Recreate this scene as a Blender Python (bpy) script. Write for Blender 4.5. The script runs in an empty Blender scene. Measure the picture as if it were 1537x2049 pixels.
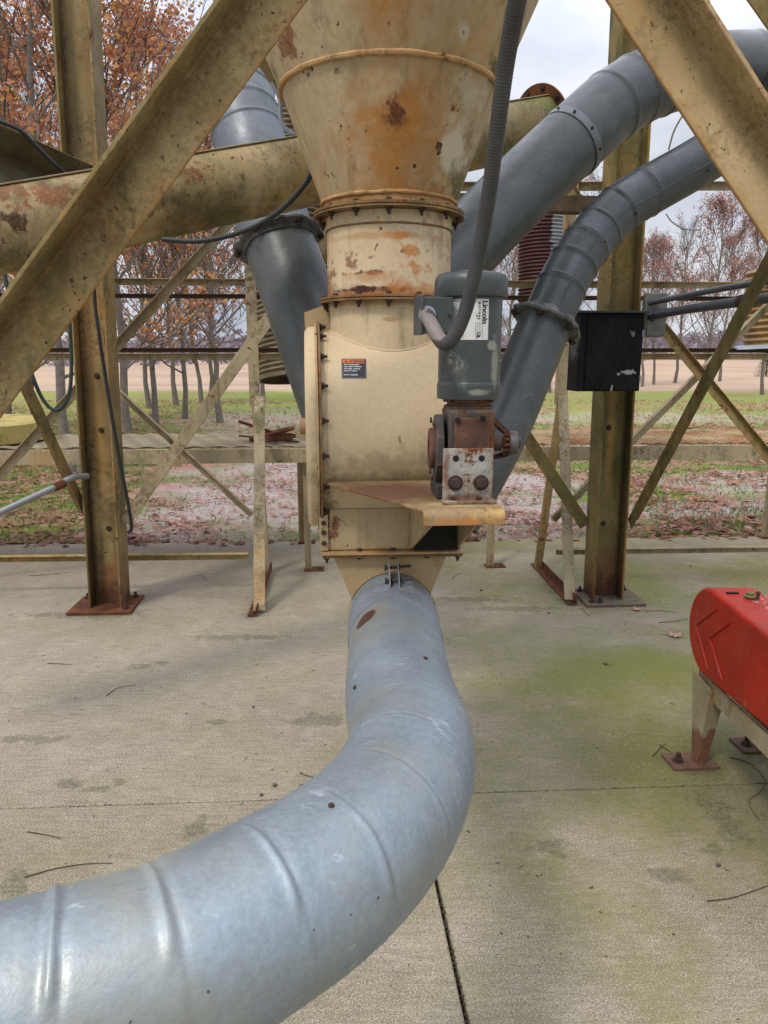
import bpy, bmesh, math, random
from math import radians as R_, sin, cos, tan, atan, pi, sqrt
from mathutils import Vector as V, Matrix, noise as mnoise
rnd = random.Random(7)
S = bpy.context.scene
COL = S.collection

# ------------------------------------------------------------------ camera
H = 1.60; F = 1450.0; TH = R_(12.15)
cam_d = bpy.data.cameras.new('camera'); cam = bpy.data.objects.new('camera', cam_d); COL.objects.link(cam)
cam.location = (0, 0, H); cam.rotation_euler = (pi/2 - TH, 0, 0)
cam_d.sensor_fit = 'VERTICAL'; cam_d.sensor_height = 36.0; cam_d.lens = F/2049*36
cam_d.clip_start = 0.05; cam_d.clip_end = 2000
S.camera = cam
# ------------------------------------------------------------------ sky
W = bpy.data.worlds.new("World"); S.world = W; W.use_nodes = True
SUN_EL, SUN_AZ = 52, 215      # azimuth measured clockwise from +Y: behind the camera, to the left
wt = W.node_tree; wn = wt.nodes; wl = wt.links
wn.clear()
sky = wn.new('ShaderNodeTexSky'); sky.sky_type = 'NISHITA'; sky.sun_disc = False
sky.sun_elevation = R_(SUN_EL); sky.sun_rotation = R_(SUN_AZ)
tc = wn.new('ShaderNodeTexCoord')
sep = wn.new('ShaderNodeSeparateXYZ'); wl.new(tc.outputs['Generated'], sep.inputs[0])
mp = wn.new('ShaderNodeMapping'); mp.inputs['Scale'].default_value = (1.0, 1.0, 2.6); wl.new(tc.outputs['Generated'], mp.inputs[0])
cn = wn.new('ShaderNodeTexNoise'); cn.inputs['Scale'].default_value = 2.3; cn.inputs['Detail'].default_value = 7; cn.inputs['Roughness'].default_value = .52
cn.inputs['Distortion'].default_value = .3
wl.new(mp.outputs[0], cn.inputs['Vector'])
cr = wn.new('ShaderNodeValToRGB'); wl.new(cn.outputs['Fac'], cr.inputs[0])
cr.color_ramp.elements[0].position = .34; cr.color_ramp.elements[0].color = (.44, .495, .61, 1)
cr.color_ramp.elements[1].position = .64; cr.color_ramp.elements[1].color = (.86, .88, .93, 1)
ml = wn.new('ShaderNodeMapRange'); wl.new(sep.outputs['Z'], ml.inputs[0])
ml.inputs['From Min'].default_value = 0.25; ml.inputs['From Max'].default_value = 1.0
ml.inputs['To Min'].default_value = 7.9; ml.inputs['To Max'].default_value = 27.0
vm = wn.new('ShaderNodeVectorMath'); vm.operation = 'SCALE'; wl.new(cr.outputs[0], vm.inputs[0]); wl.new(ml.outputs[0], vm.inputs['Scale'])
mx = wn.new('ShaderNodeMix'); mx.data_type = 'RGBA'; mx.inputs[0].default_value = .93
wl.new(sky.outputs[0], mx.inputs[6]); wl.new(vm.outputs[0], mx.inputs[7])
bg = wn.new('ShaderNodeBackground'); bg.inputs[1].default_value = .10
wo = wn.new('ShaderNodeOutputWorld'); wl.new(mx.outputs[2], bg.inputs[0]); wl.new(bg.outputs[0], wo.inputs[0])
# ------------------------------------------------------------------ sun
sd = bpy.data.lights.new('sun', 'SUN'); so = bpy.data.objects.new('sun', sd); COL.objects.link(so)
sd.energy = 1.5; sd.angle = R_(10); sd.color = (1.0, .93, .82)
az = R_(SUN_AZ); el = R_(SUN_EL)
sv = V((sin(az)*cos(el), cos(az)*cos(el), sin(el)))
so.rotation_euler = sv.to_track_quat('Z', 'Y').to_euler()
so.location = (0, 0, 20)
# ------------------------------------------------------------------ exposure
S.view_settings.view_transform = 'Standard'; S.view_settings.look = 'None'
S.view_settings.exposure = 0.36; S.view_settings.gamma = 1
S.cycles.max_bounces = 6; S.cycles.diffuse_bounces = 3; S.cycles.glossy_bounces = 3; S.cycles.transparent_max_bounces = 4

# ================================================================== helpers
def ray(x, y):
    a = (x-768.5)/F; b = (y-1024.5)/F
    return V((a, cos(TH)-b*sin(TH), -sin(TH)-b*cos(TH)))
def px(x, y, Y):                 # point seen at photo pixel (x, y), Y metres ahead
    d = ray(x, y); return V((0, 0, H)) + d*(Y/d.y)
def gz(x, y, z=0.0):             # point seen at photo pixel (x, y) at height z
    d = ray(x, y); return V((0, 0, H)) + d*((z-H)/d.z)

YAW = R_(3.4)
A = V((.014, 2.15, 0))
MF = Matrix.Translation(A) @ Matrix.Rotation(YAW, 4, 'Z')   # machine frame: x along the airlock shaft, y away
MFI = MF.inverted()
XL = V((cos(YAW), sin(YAW), 0)); YL = V((-sin(YAW), cos(YAW), 0)); ZL = V((0, 0, 1))

class MB:
    def __init__(s): s.v = []; s.f = []; s.m = []
    def add(s, vs, fs, m=0):
        o = len(s.v); s.v += [V(p) for p in vs]; s.f += [tuple(i+o for i in f) for f in fs]; s.m += [m]*len(fs); return s
    def box(s, c, sz, rot=None, m=0):
        c = V(c); hx, hy, hz = sz[0]/2, sz[1]/2, sz[2]/2
        vs = [V((x, y, z)) for x in (-hx, hx) for y in (-hy, hy) for z in (-hz, hz)]
        if rot is not None: vs = [rot @ p for p in vs]
        return s.add([c+p for p in vs], [(0,1,3,2),(4,6,7,5),(0,4,5,1),(2,3,7,6),(0,2,6,4),(1,5,7,3)], m)
    def prism(s, pts, vec, m=0):
        n = len(pts); pts = [V(p) for p in pts]; vec = V(vec)
        fs = [tuple(range(n))[::-1], tuple(range(n, 2*n))] + [(i, (i+1) % n, n+(i+1) % n, n+i) for i in range(n)]
        return s.add(pts+[p+vec for p in pts], fs, m)
    def beam(s, p0, p1, sec, up, m=0):
        p0 = V(p0); p1 = V(p1); w = (p1-p0).normalized(); up = V(up); b = (up-w*up.dot(w)).normalized(); a = b.cross(w)
        pts = [p0+a*x+b*y for x, y in sec]
        return s.prism(pts, p1-p0, m)
    def rings(s, rg, seg=32, cap=True, ref=None, m=0, sx=1.0):   # rg: list of (centre, normal, radius)
        n0 = rg[0][1].normalized(); u = (ref or (V((0,0,1)) if abs(n0.z) < .9 else V((1,0,0)))); 
        base = len(s.v); vs = []; fs = []
        for c, n, r in rg:
            n = n.normalized(); u = (u-n*u.dot(n)).normalized(); w = n.cross(u)
            for k in range(seg):
                a = 2*pi*k/seg; vs.append(V(c)+u*(cos(a)*r)+w*(sin(a)*r*sx))
        for i in range(len(rg)-1):
            for k in range(seg):
                a = i*seg+k; b = i*seg+(k+1) % seg; fs.append((a, b, b+seg, a+seg))
        if cap: fs.append(tuple(range(seg))[::-1]); fs.append(tuple(range((len(rg)-1)*seg, len(rg)*seg)))
        return s.add(vs, fs, m)
    def lathe(s, prof, o, ax, seg=32, cap=True, m=0):      # prof: (radius, distance along axis)
        o = V(o); ax = V(ax).normalized(); return s.rings([(o+ax*z, ax, r) for r, z in prof], seg, cap, None, m)
    def cyl(s, p0, p1, r, seg=16, r2=None, m=0):
        p0 = V(p0); p1 = V(p1); n = p1-p0; return s.rings([(p0, n, r), (p1, n, r if r2 is None else r2)], seg, True, None, m)
    def tube(s, pts, r, seg=10, m=0, cap=True):
        pts = [V(p) for p in pts]; rg = []
        for i, p in enumerate(pts):
            n = pts[min(i+1, len(pts)-1)]-pts[max(i-1, 0)]
            rg.append((p, n, r(i/(len(pts)-1)) if callable(r) else r))
        return s.rings(rg, seg, cap, None, m)
    def xf(s, M): s.v = [M @ p for p in s.v]; return s

def mesh_of(name, mb, mats, smooth=35, origin=None):
    me = bpy.data.meshes.new(name); o = V(origin) if origin is not None else V((0,0,0))
    me.from_pydata([tuple(p-o) for p in mb.v], [], mb.f); me.update()
    if not isinstance(mats, (list, tuple)): mats = [mats]
    for m in mats: me.materials.append(m)
    if any(mb.m): me.polygons.foreach_set('material_index', mb.m)
    if smooth is not None:
        bm = bmesh.new(); bm.from_mesh(me)
        if len(bm.faces) < 60000: bmesh.ops.recalc_face_normals(bm, faces=bm.faces)
        bm.to_mesh(me); bm.free()
        me.polygons.foreach_set('use_smooth', [True]*len(me.polygons)); me.set_sharp_from_angle(angle=R_(smooth))
    return me
def bevel(o, w, n=2):
    b = o.modifiers.new('bevel', 'BEVEL'); b.width = w; b.segments = n; b.limit_method = 'ANGLE'; b.angle_limit = R_(40); b.harden_normals = False
USED = {}
def settags(o, label, cat, group=None, kind=None):
    o['label'] = label
    if cat: o['category'] = cat
    if group: o['group'] = group
    if kind: o['kind'] = kind
class T:                                   # a thing: an Empty at its base that parents its parts
    def __init__(s, name, label, cat, loc, group=None):
        s.o = bpy.data.objects.new(name, None); COL.objects.link(s.o); s.loc = V(loc); s.o.location = s.loc
        s.o.empty_display_size = .1; settags(s.o, label, cat, group); s.name = name
    def part(s, name, mb, mat, bev=0, smooth=35, label=None, parent=None):
        me = mesh_of(name, mb, mat, smooth, s.loc); o = bpy.data.objects.new(name, me); COL.objects.link(o)
        o.parent = parent if parent is not None else s.o
        if bev: bevel(o, bev)
        if label: o['label'] = label
        return o
    def inst(s, name, me, M, parent=None):
        o = bpy.data.objects.new(name, me); COL.objects.link(o); o.parent = parent if parent is not None else s.o
        o.matrix_local = Matrix.Translation(-s.loc) @ M
        return o
def single(name, mb, mat, label, cat, group=None, bev=0, smooth=35, kind=None):
    lo = V((min(p.x for p in mb.v), min(p.y for p in mb.v), min(p.z for p in mb.v))); hi = V((max(p.x for p in mb.v), max(p.y for p in mb.v), max(p.z for p in mb.v)))
    org = V(((lo.x+hi.x)/2, (lo.y+hi.y)/2, lo.z))
    me = mesh_of(name, mb, mat, smooth, org); o = bpy.data.objects.new(name, me); COL.objects.link(o); o.location = org
    if bev: bevel(o, bev)
    if kind == 'structure': o['kind'] = 'structure'
    else: settags(o, label, cat, group, kind)
    return o
def orient(p, d, roll=0.0):
    return Matrix.Translation(V(p)) @ V(d).normalized().to_track_quat('Z', 'Y').to_matrix().to_4x4() @ Matrix.Rotation(roll, 4, 'Z')

def lsec(a, b, t, at_end=True):
    return [(0,0),(a,0),(a,b),(a-t,b),(a-t,t),(0,t)] if at_end else [(0,0),(a,0),(a,t),(t,t),(t,b),(0,b)]
def isec(d, b, tw, tf):
    d /= 2; b /= 2; tw /= 2
    return [(-d,-b),(-d+tf,-b),(-d+tf,-tw),(d-tf,-tw),(d-tf,-b),(d,-b),(d,b),(d-tf,b),(d-tf,tw),(-d+tf,tw),(-d+tf,b),(-d,b)]
def fsec(a, b): return [(-a/2,-b/2),(a/2,-b/2),(a/2,b/2),(-a/2,b/2)]
def bez(pts, n=24):                       # Catmull-Rom through points
    P = [V(p) for p in pts]; P = [P[0]*2-P[1]]+P+[P[-1]*2-P[-2]]; out = []
    for i in range(1, len(P)-2):
        for k in range(n):
            t = k/n; a, b, c, d = P[i-1:i+3]
            out.append(.5*((2*b)+(c-a)*t+(2*a-5*b+4*c-d)*t*t+(3*b-a-3*c+d)*t**3))
    out.append(P[-2]); return out

# ================================================================== materials
class NB:
    def __init__(s, name):
        s.mat = bpy.data.materials.new(name); s.mat.use_nodes = True; s.t = s.mat.node_tree; s.t.nodes.clear()
        s.out = s.t.nodes.new('ShaderNodeOutputMaterial'); s.b = s.t.nodes.new('ShaderNodeBsdfPrincipled'); s.l(s.b.outputs[0], s.out.inputs[0])
        g = s.t.nodes.new('ShaderNodeNewGeometry'); s.pos = g.outputs['Position']; s.nrm = g.outputs['Normal']
    def l(s, a, b): s.t.links.new(a, b)
    def put(s, sock, v):
        if isinstance(v, (int, float)): sock.default_value = v
        elif isinstance(v, (tuple, list)):
            sock.default_value = tuple(v)+(1,) if (len(v) == 3 and sock.type == 'RGBA') else tuple(v)
        else: s.l(v, sock)
    def map(s, scale, vec=None, loc=(0,0,0), rot=(0,0,0)):
        m = s.t.nodes.new('ShaderNodeMapping'); s.l(vec or s.pos, m.inputs[0]); m.inputs['Scale'].default_value = scale; m.inputs['Location'].default_value = loc
        m.inputs['Rotation'].default_value = rot
        return m.outputs[0]
    def noise(s, sc, det=4, ro=.5, vec=None, dist=0):
        n = s.t.nodes.new('ShaderNodeTexNoise'); s.l(vec or s.pos, n.inputs['Vector']); n.inputs['Scale'].default_value = sc
        n.inputs['Detail'].default_value = det; n.inputs['Roughness'].default_value = ro; n.inputs['Distortion'].default_value = dist; return n.outputs['Fac']
    def vor(s, sc, out='Distance', vec=None, feat='F1'):
        n = s.t.nodes.new('ShaderNodeTexVoronoi'); s.l(vec or s.pos, n.inputs['Vector']); n.inputs['Scale'].default_value = sc; n.feature = feat; return n.outputs[out]
    def mr(s, v, a, b, c=0, d=1):
        m = s.t.nodes.new('ShaderNodeMapRange'); s.put(m.inputs[0], v); m.inputs[1].default_value = a; m.inputs[2].default_value = b; m.inputs[3].default_value = c; m.inputs[4].default_value = d
        return m.outputs[0]
    def ma(s, op, a, b=0, c=None):
        m = s.t.nodes.new('ShaderNodeMath'); m.operation = op; s.put(m.inputs[0], a); s.put(m.inputs[1], b)
        if c is not None: s.put(m.inputs[2], c)
        return m.outputs[0]
    def mix(s, f, a, b):
        m = s.t.nodes.new('ShaderNodeMix'); m.data_type = 'RGBA'; s.put(m.inputs[0], f); s.put(m.inputs[6], a); s.put(m.inputs[7], b); return m.outputs[2]
    def ramp(s, f, stops, const=False):
        r = s.t.nodes.new('ShaderNodeValToRGB'); s.put(r.inputs[0], f); e = r.color_ramp.elements
        while len(e) < len(stops): e.new(.5)
        for i, (p, c) in enumerate(stops): e[i].position = p; e[i].color = tuple(c)+(1,)
        if const: r.color_ramp.interpolation = 'CONSTANT'
        return r.outputs[0]
    def sepz(s, vec=None, ax=2):
        m = s.t.nodes.new('ShaderNodeSeparateXYZ'); s.l(vec or s.pos, m.inputs[0]); return m.outputs[ax]
    def spot(s, c, rad, nz=.35, nsc=8, soft=.5, det=5):      # 1 inside an ellipsoid with a ragged edge
        c = V(c); v = s.map((1/rad[0], 1/rad[1], 1/rad[2]), loc=(-c[0]/rad[0], -c[1]/rad[1], -c[2]/rad[2]))
        m = s.t.nodes.new('ShaderNodeVectorMath'); m.operation = 'LENGTH'; s.l(v, m.inputs[0])
        n = s.noise(nsc, det, .6); d = s.ma('ADD', m.outputs['Value'], s.ma('MULTIPLY', s.ma('SUBTRACT', n, .5), nz*4))
        return s.mr(d, 1.0, 1.0-soft)
    def line(s, p, d, r, nz=.5, nsc=9, soft=1.0):            # 1 close to a long line, ragged
        a = s.t.nodes.new('ShaderNodeVectorMath'); a.operation = 'SUBTRACT'; s.l(s.pos, a.inputs[0]); a.inputs[1].default_value = tuple(p)
        c = s.t.nodes.new('ShaderNodeVectorMath'); c.operation = 'CROSS_PRODUCT'; s.l(a.outputs[0], c.inputs[0]); c.inputs[1].default_value = tuple(V(d).normalized())
        m = s.t.nodes.new('ShaderNodeVectorMath'); m.operation = 'LENGTH'; s.l(c.outputs[0], m.inputs[0])
        q = s.ma('ADD', s.ma('DIVIDE', m.outputs['Value'], r), s.ma('MULTIPLY', s.ma('SUBTRACT', s.noise(nsc, 7, .68), .5), nz*4)); return s.mr(q, 1.0, 1.0-soft)
    def edge(s, r=.006):                                     # worn edges
        bv = s.t.nodes.new('ShaderNodeBevel'); bv.samples = 3; bv.inputs['Radius'].default_value = r
        m = s.t.nodes.new('ShaderNodeVectorMath'); m.operation = 'DOT_PRODUCT'; s.l(bv.outputs[0], m.inputs[0]); s.l(s.nrm, m.inputs[1])
        return s.mr(m.outputs['Value'], .97, .80)
    def bump(s, h, st=.3, d=.002):
        b = s.t.nodes.new('ShaderNodeBump'); s.put(b.inputs['Height'], h); b.inputs['Strength'].default_value = st; b.inputs['Distance'].default_value = d
        s.l(b.outputs[0], s.b.inputs['Normal'])
    def fin(s, col, rough=.6, metal=0, spec=.4):
        s.put(s.b.inputs['Base Color'], col); s.put(s.b.inputs['Roughness'], rough); s.put(s.b.inputs['Metallic'], metal)
        s.b.inputs['Specular IOR Level'].default_value = spec; return s.mat

RUST = (.17, .060, .025); RUSTD = (.055, .022, .016); ORNG = (.44, .155, .03); OCH = (.38, .22, .075); MOSS = (.075, .082, .022); GRIME = (.060, .042, .020)
TAN = (.50, .39, .22)
def paint(name, base=TAN, base2=None, rust=.5, stain=.5, moss=.3, speck=.5, edge=.6, rough=.55, spots=(), vstreak=True, grime=.4, sc=1.0, drip=.4, lines=()):
    n = NB(name)
    base2 = base2 or tuple(c*.82 for c in base)
    col = n.mix(n.mr(n.noise(3*sc, 5), .38, .62), base, base2)
    col = n.mix(n.ma('MULTIPLY', n.mr(n.noise(70*sc, 4, .7), .42, .62), .22), col, tuple(c*.62 for c in base2))
    def layer(col, f, amt, a, c, w=.13):
        t = .61-.17*amt; return n.mix(n.ma('MULTIPLY', n.mr(f, t, t+w), a), col, c)
    if stain: col = layer(col, n.noise(2.2*sc, 8, .66, n.map((1, 1, .35)) if vstreak else None), stain, .75, OCH)
    if drip:
        d = n.noise(1.0, 6, .62, n.map((24*sc, 24*sc, 1.1*sc) if vstreak else (6*sc, 6*sc, 6*sc), loc=(3,1,7)))
        d = n.ma('MULTIPLY', n.mr(d, .50, .66), n.mr(n.noise(2.4*sc, 4, .6, n.map((1,1,1), loc=(8,8,2))), .56-.2*drip, .66)); col = n.mix(n.ma('MULTIPLY', d, .8), col, n.mix(n.mr(n.noise(3, 3), .4, .6), GRIME, (.24, .125, .045)))
    if moss: col = layer(col, n.noise(3.1*sc, 8, .70, n.map((1,1,.7), loc=(5,3,1))), moss, .8, MOSS)
    if grime:
        g = n.ma('MULTIPLY', n.mr(n.noise(34*sc, 6, .75), .44, .60), n.mr(n.noise(2.7*sc, 5, .6, n.map((1,1,1), loc=(9,1,4))), .58-.22*grime, .66))
        col = n.mix(n.ma('MULTIPLY', g, .78), col, GRIME)
    hb = n.noise(55*sc, 6, .75)
    rm = None
    if rust:
        big = n.noise(2.4*sc, 5, .6, n.map((1,1,1), loc=(2,7,3)))
        fine = n.noise(16*sc, 9, .76)
        m = n.mr(n.ma('ADD', n.ma('MULTIPLY', big, 1.2), n.ma('MULTIPLY', fine, .9)), 1.37-.26*rust, 1.42-.25*rust)
        halo = n.mr(n.ma('ADD', n.ma('MULTIPLY', big, 1.2), n.ma('MULTIPLY', fine, .55)), 1.06-.20*rust, 1.26-.22*rust)
        col = n.mix(n.ma('MULTIPLY', halo, .5), col, (.34, .165, .055))
        col = n.mix(m, col, n.mix(n.mr(n.noise(30*sc, 5, .7), .4, .6), RUST, RUSTD)); rm = m
    if speck:
        wv = n.t.nodes.new('ShaderNodeTexNoise'); wv.inputs['Scale'].default_value = 30*sc; wv.inputs['Detail'].default_value = 3; n.l(n.pos, wv.inputs['Vector'])
        ad = n.t.nodes.new('ShaderNodeVectorMath'); ad.operation = 'MULTIPLY_ADD'; n.l(wv.outputs['Color'], ad.inputs[0]); ad.inputs[1].default_value = (.05/sc,)*3; n.l(n.pos, ad.inputs[2])
        nn = n.mr(n.noise(48*sc, 2, .5, ad.outputs[0]), .655, .69); k = n.mr(n.noise(5*sc, 4, .6), .56-.20*speck, .62-.12*speck)
        col = n.mix(n.ma('MULTIPLY', nn, k), col, RUSTD)
    for c, rad, color, kw in spots:
        a = kw.pop('a', 1.0) if kw else 1.0
        f = n.spot(c, rad, **kw)
        if color[0] > color[2]*2.1 and kw.get('nz', 0) > .35: f = n.ma('MULTIPLY', f, n.mr(n.noise(75, 7, .82), .37, .50, .5, 1.0))
        col = n.mix(n.ma('MULTIPLY', f, a), col, color)
    for p, d, r, color, a, nz, nsc in lines:
        f = n.ma('MULTIPLY', n.line(p, d, r, nz, nsc), n.mr(n.noise(60, 7, .8), .36, .56, .45, 1.0))
        col = n.mix(n.ma('MULTIPLY', f, a), col, color)
    if edge:
        e = n.ma('MULTIPLY', n.edge(), n.mr(n.noise(14*sc, 6, .7), .58-.3*edge, .56))
        col = n.mix(n.ma('MULTIPLY', e, .9), col, n.mix(n.mr(n.noise(40, 3), .4, .6), RUST, ORNG))
    h = n.ma('ADD', n.ma('MULTIPLY', hb, .5), n.ma('MULTIPLY', n.noise(9*sc, 4), .6))
    if rm is not None: h = n.ma('ADD', h, n.ma('MULTIPLY', rm, .6))
    n.bump(h, .35, .003)
    return n.fin(col, n.mr(n.noise(7, 4), .3, .7, rough-.05, rough+.2), 0, .15)

def galv(name, c1=(.30, .34, .39), c2=(.22, .25, .29), rough=.45, metal=.3, spots=(), streak=.5, tanw=.0):
    n = NB(name)
    col = n.mix(n.mr(n.noise(4.5, 8, .68), .36, .64), c1, c2)
    col = n.mix(n.ma('MULTIPLY', n.mr(n.noise(17, 7, .72), .42, .62), .35), col, tuple(c*.72 for c in c2))
    col = n.mix(n.ma('MULTIPLY', n.mr(n.noise(110, 3, .6), .40, .62), .22), col, tuple(min(1, c*1.4) for c in c1))
    if tanw: col = n.mix(n.ma('MULTIPLY', n.mr(n.noise(3.4, 7, .66, n.map((1,1,1), loc=(4,4,2))), .47, .62), tanw), col, (.30, .29, .22))
    sm = n.ma('MULTIPLY', n.mr(n.noise(30, 5, .7, n.map((.5, 1.4, 1))), .60, .70), n.mr(n.noise(6, 3), .48, .60))
    col = n.mix(n.ma('MULTIPLY', sm, streak*.6), col, (.62, .65, .68))
    col = n.mix(n.ma('MULTIPLY', n.mr(n.noise(75, 1, .5, n.map((1,1,1), loc=(3,1,8))), .79, .81), .8), col, (.05, .05, .05))
    for c, rad, color, kw in spots:
        a = kw.pop('a', 1.0); f = n.spot(c, rad, **kw); col = n.mix(n.ma('MULTIPLY', f, a), col, color)
    n.bump(n.ma('ADD', n.noise(120, 3, .6), n.ma('MULTIPLY', n.noise(5, 4), 4)), .35, .002)
    return n.fin(col, n.mr(n.noise(6, 6, .65), .35, .65, rough-.08, rough+.16), metal, .4)

def plain(name, c, rough=.6, metal=0, var=.25, sc=12, bump=.2):
    n = NB(name); col = n.mix(n.mr(n.noise(sc, 6, .65), .35, .68), c, tuple(x*(1-var) for x in c)); n.bump(n.noise(sc*5, 4, .6), bump, .002); return n.fin(col, rough, metal)
def rusty(name, mixc=(.25, .13, .08), a=.5):
    n = NB(name); col = n.mix(n.mr(n.noise(9, 7, .7), .35, .65), RUST, RUSTD); col = n.mix(n.mr(n.noise(22, 6, .7), .5+.2*(1-a), .75), col, mixc); n.bump(n.noise(60, 6, .7), .6, .003); return n.fin(col, .85, 0, .2)

M = {}
M['paint'] = paint('tan_paint')
M['paint_far'] = paint('tan_paint_thin', (.42, .345, .22), rust=.38, stain=.4, moss=.4, speck=.4, edge=.8, grime=.6, drip=.6)
LB_L, LB_R = gz(221, 1212), gz(1206, 1197)
def legspots(b, side): return [(b+V((0,0,.05)), (.22,.22,.42), RUST, dict(nz=.5, nsc=9, soft=.7, a=.8)), (b+V((0,0,.02)), (.22,.22,.20), RUSTD, dict(nz=.5, nsc=12, soft=.6, a=.85)),
    (b+XL*(side*.082)+V((0,0,2.0)), (.030,.25,3.2), (.055,.045,.03), dict(nz=.30, nsc=5, soft=.8, a=.85)), (b+XL*(-side*.02)+V((0,0,1.1)), (.040,.25,.55), OCH, dict(nz=.45, nsc=6, soft=.8, a=.8)),
    (b+XL*(-side*.03)+V((0,0,2.9)), (.05,.25,.7), (.14,.11,.05), dict(nz=.5, nsc=8, soft=.8, a=.7))]
M['leg'] = paint('leg_paint', (.34, .255, .12), (.22, .16, .07), rust=.42, stain=.6, moss=.45, speck=.6, edge=.6, grime=.7, drip=.8, spots=legspots(LB_L, -1),
    lines=[(LB_L-XL*.090-YL*.004, ZL*5+XL*.13, .040, (.035,.026,.016), .95, .25, 6), (LB_L-XL*.1-YL*.1, ZL*5+XL*.13, .02, (.14,.14,.05), .6, .5, 9), (LB_L+XL*.05, ZL*5+XL*.13, .03, (.25,.13,.05), .5, .6, 5)])
M['leg_moss'] = paint('leg_paint_mossy', (.25, .20, .08), (.155, .13, .05), rust=.28, stain=.5, moss=.75, speck=.5, edge=.6, grime=.6, drip=.8, spots=legspots(LB_R, 1),
    lines=[(LB_R+XL*.090-YL*.004, ZL*5-XL*.07, .026, (.04,.03,.018), .9, .25, 6), (LB_R+XL*.1-YL*.1, ZL*5-XL*.07, .02, OCH, .6, .5, 9)])
BL0, BL1 = px(0, 840, 1.47), px(617, 0, 1.54); BR0, BR1 = px(1537, 300, 1.50), px(1345, 0, 1.48)
def brace_axes(p0, p1): w = (p1-p0).normalized(); b = (-YL-w*(-YL).dot(w)).normalized(); return w, b.cross(w), b
wL, aL, bL = brace_axes(BL0, BL1); wR, aR, bR = brace_axes(BR0, BR1)
M['brace'] = paint('brace_paint', (.40, .30, .145), (.26, .185, .08), rust=.34, stain=.6, moss=.45, speck=.9, edge=1.0, grime=.9, sc=2.2, vstreak=False, drip=.7,
    lines=[(BL0+aL*.088, wL, .055, (.105,.062,.024), .85, .30, 7), (BL0+aL*.094+bL*.05, wL, .045, (.13,.085,.035), .6, .4, 9), (BL0, wL, .014, OCH, .9, .5, 14), (BL0, wL, .006, RUST, .8, .6, 20), (BL0+aL*.1+bL*.085, wL, .012, (.13,.13,.05), .8, .6, 16)])
M['brace_r'] = paint('brace_paint_light', (.56, .42, .235), (.42, .305, .155), rust=.22, stain=.5, moss=.12, speck=.7, edge=1.0, grime=.6, sc=2.2, vstreak=False, drip=.5,
    lines=[(BR0, wR, .050, (.13,.085,.035), .85, .30, 7), (BR0+bR*.05, wR, .045, (.17,.115,.05), .7, .4, 9), (BR0+aR*.098, wR, .016, (.40,.20,.06), .9, .5, 16), (BR0+aR*.098, wR, .006, RUST, .8, .6, 24)])
M['galv'] = galv('galvanised')
M['rust'] = rusty('rust')
M['bolt'] = plain('bolt_rust', (.060, .030, .022), .75, .1, .5, 60, .5)

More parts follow.
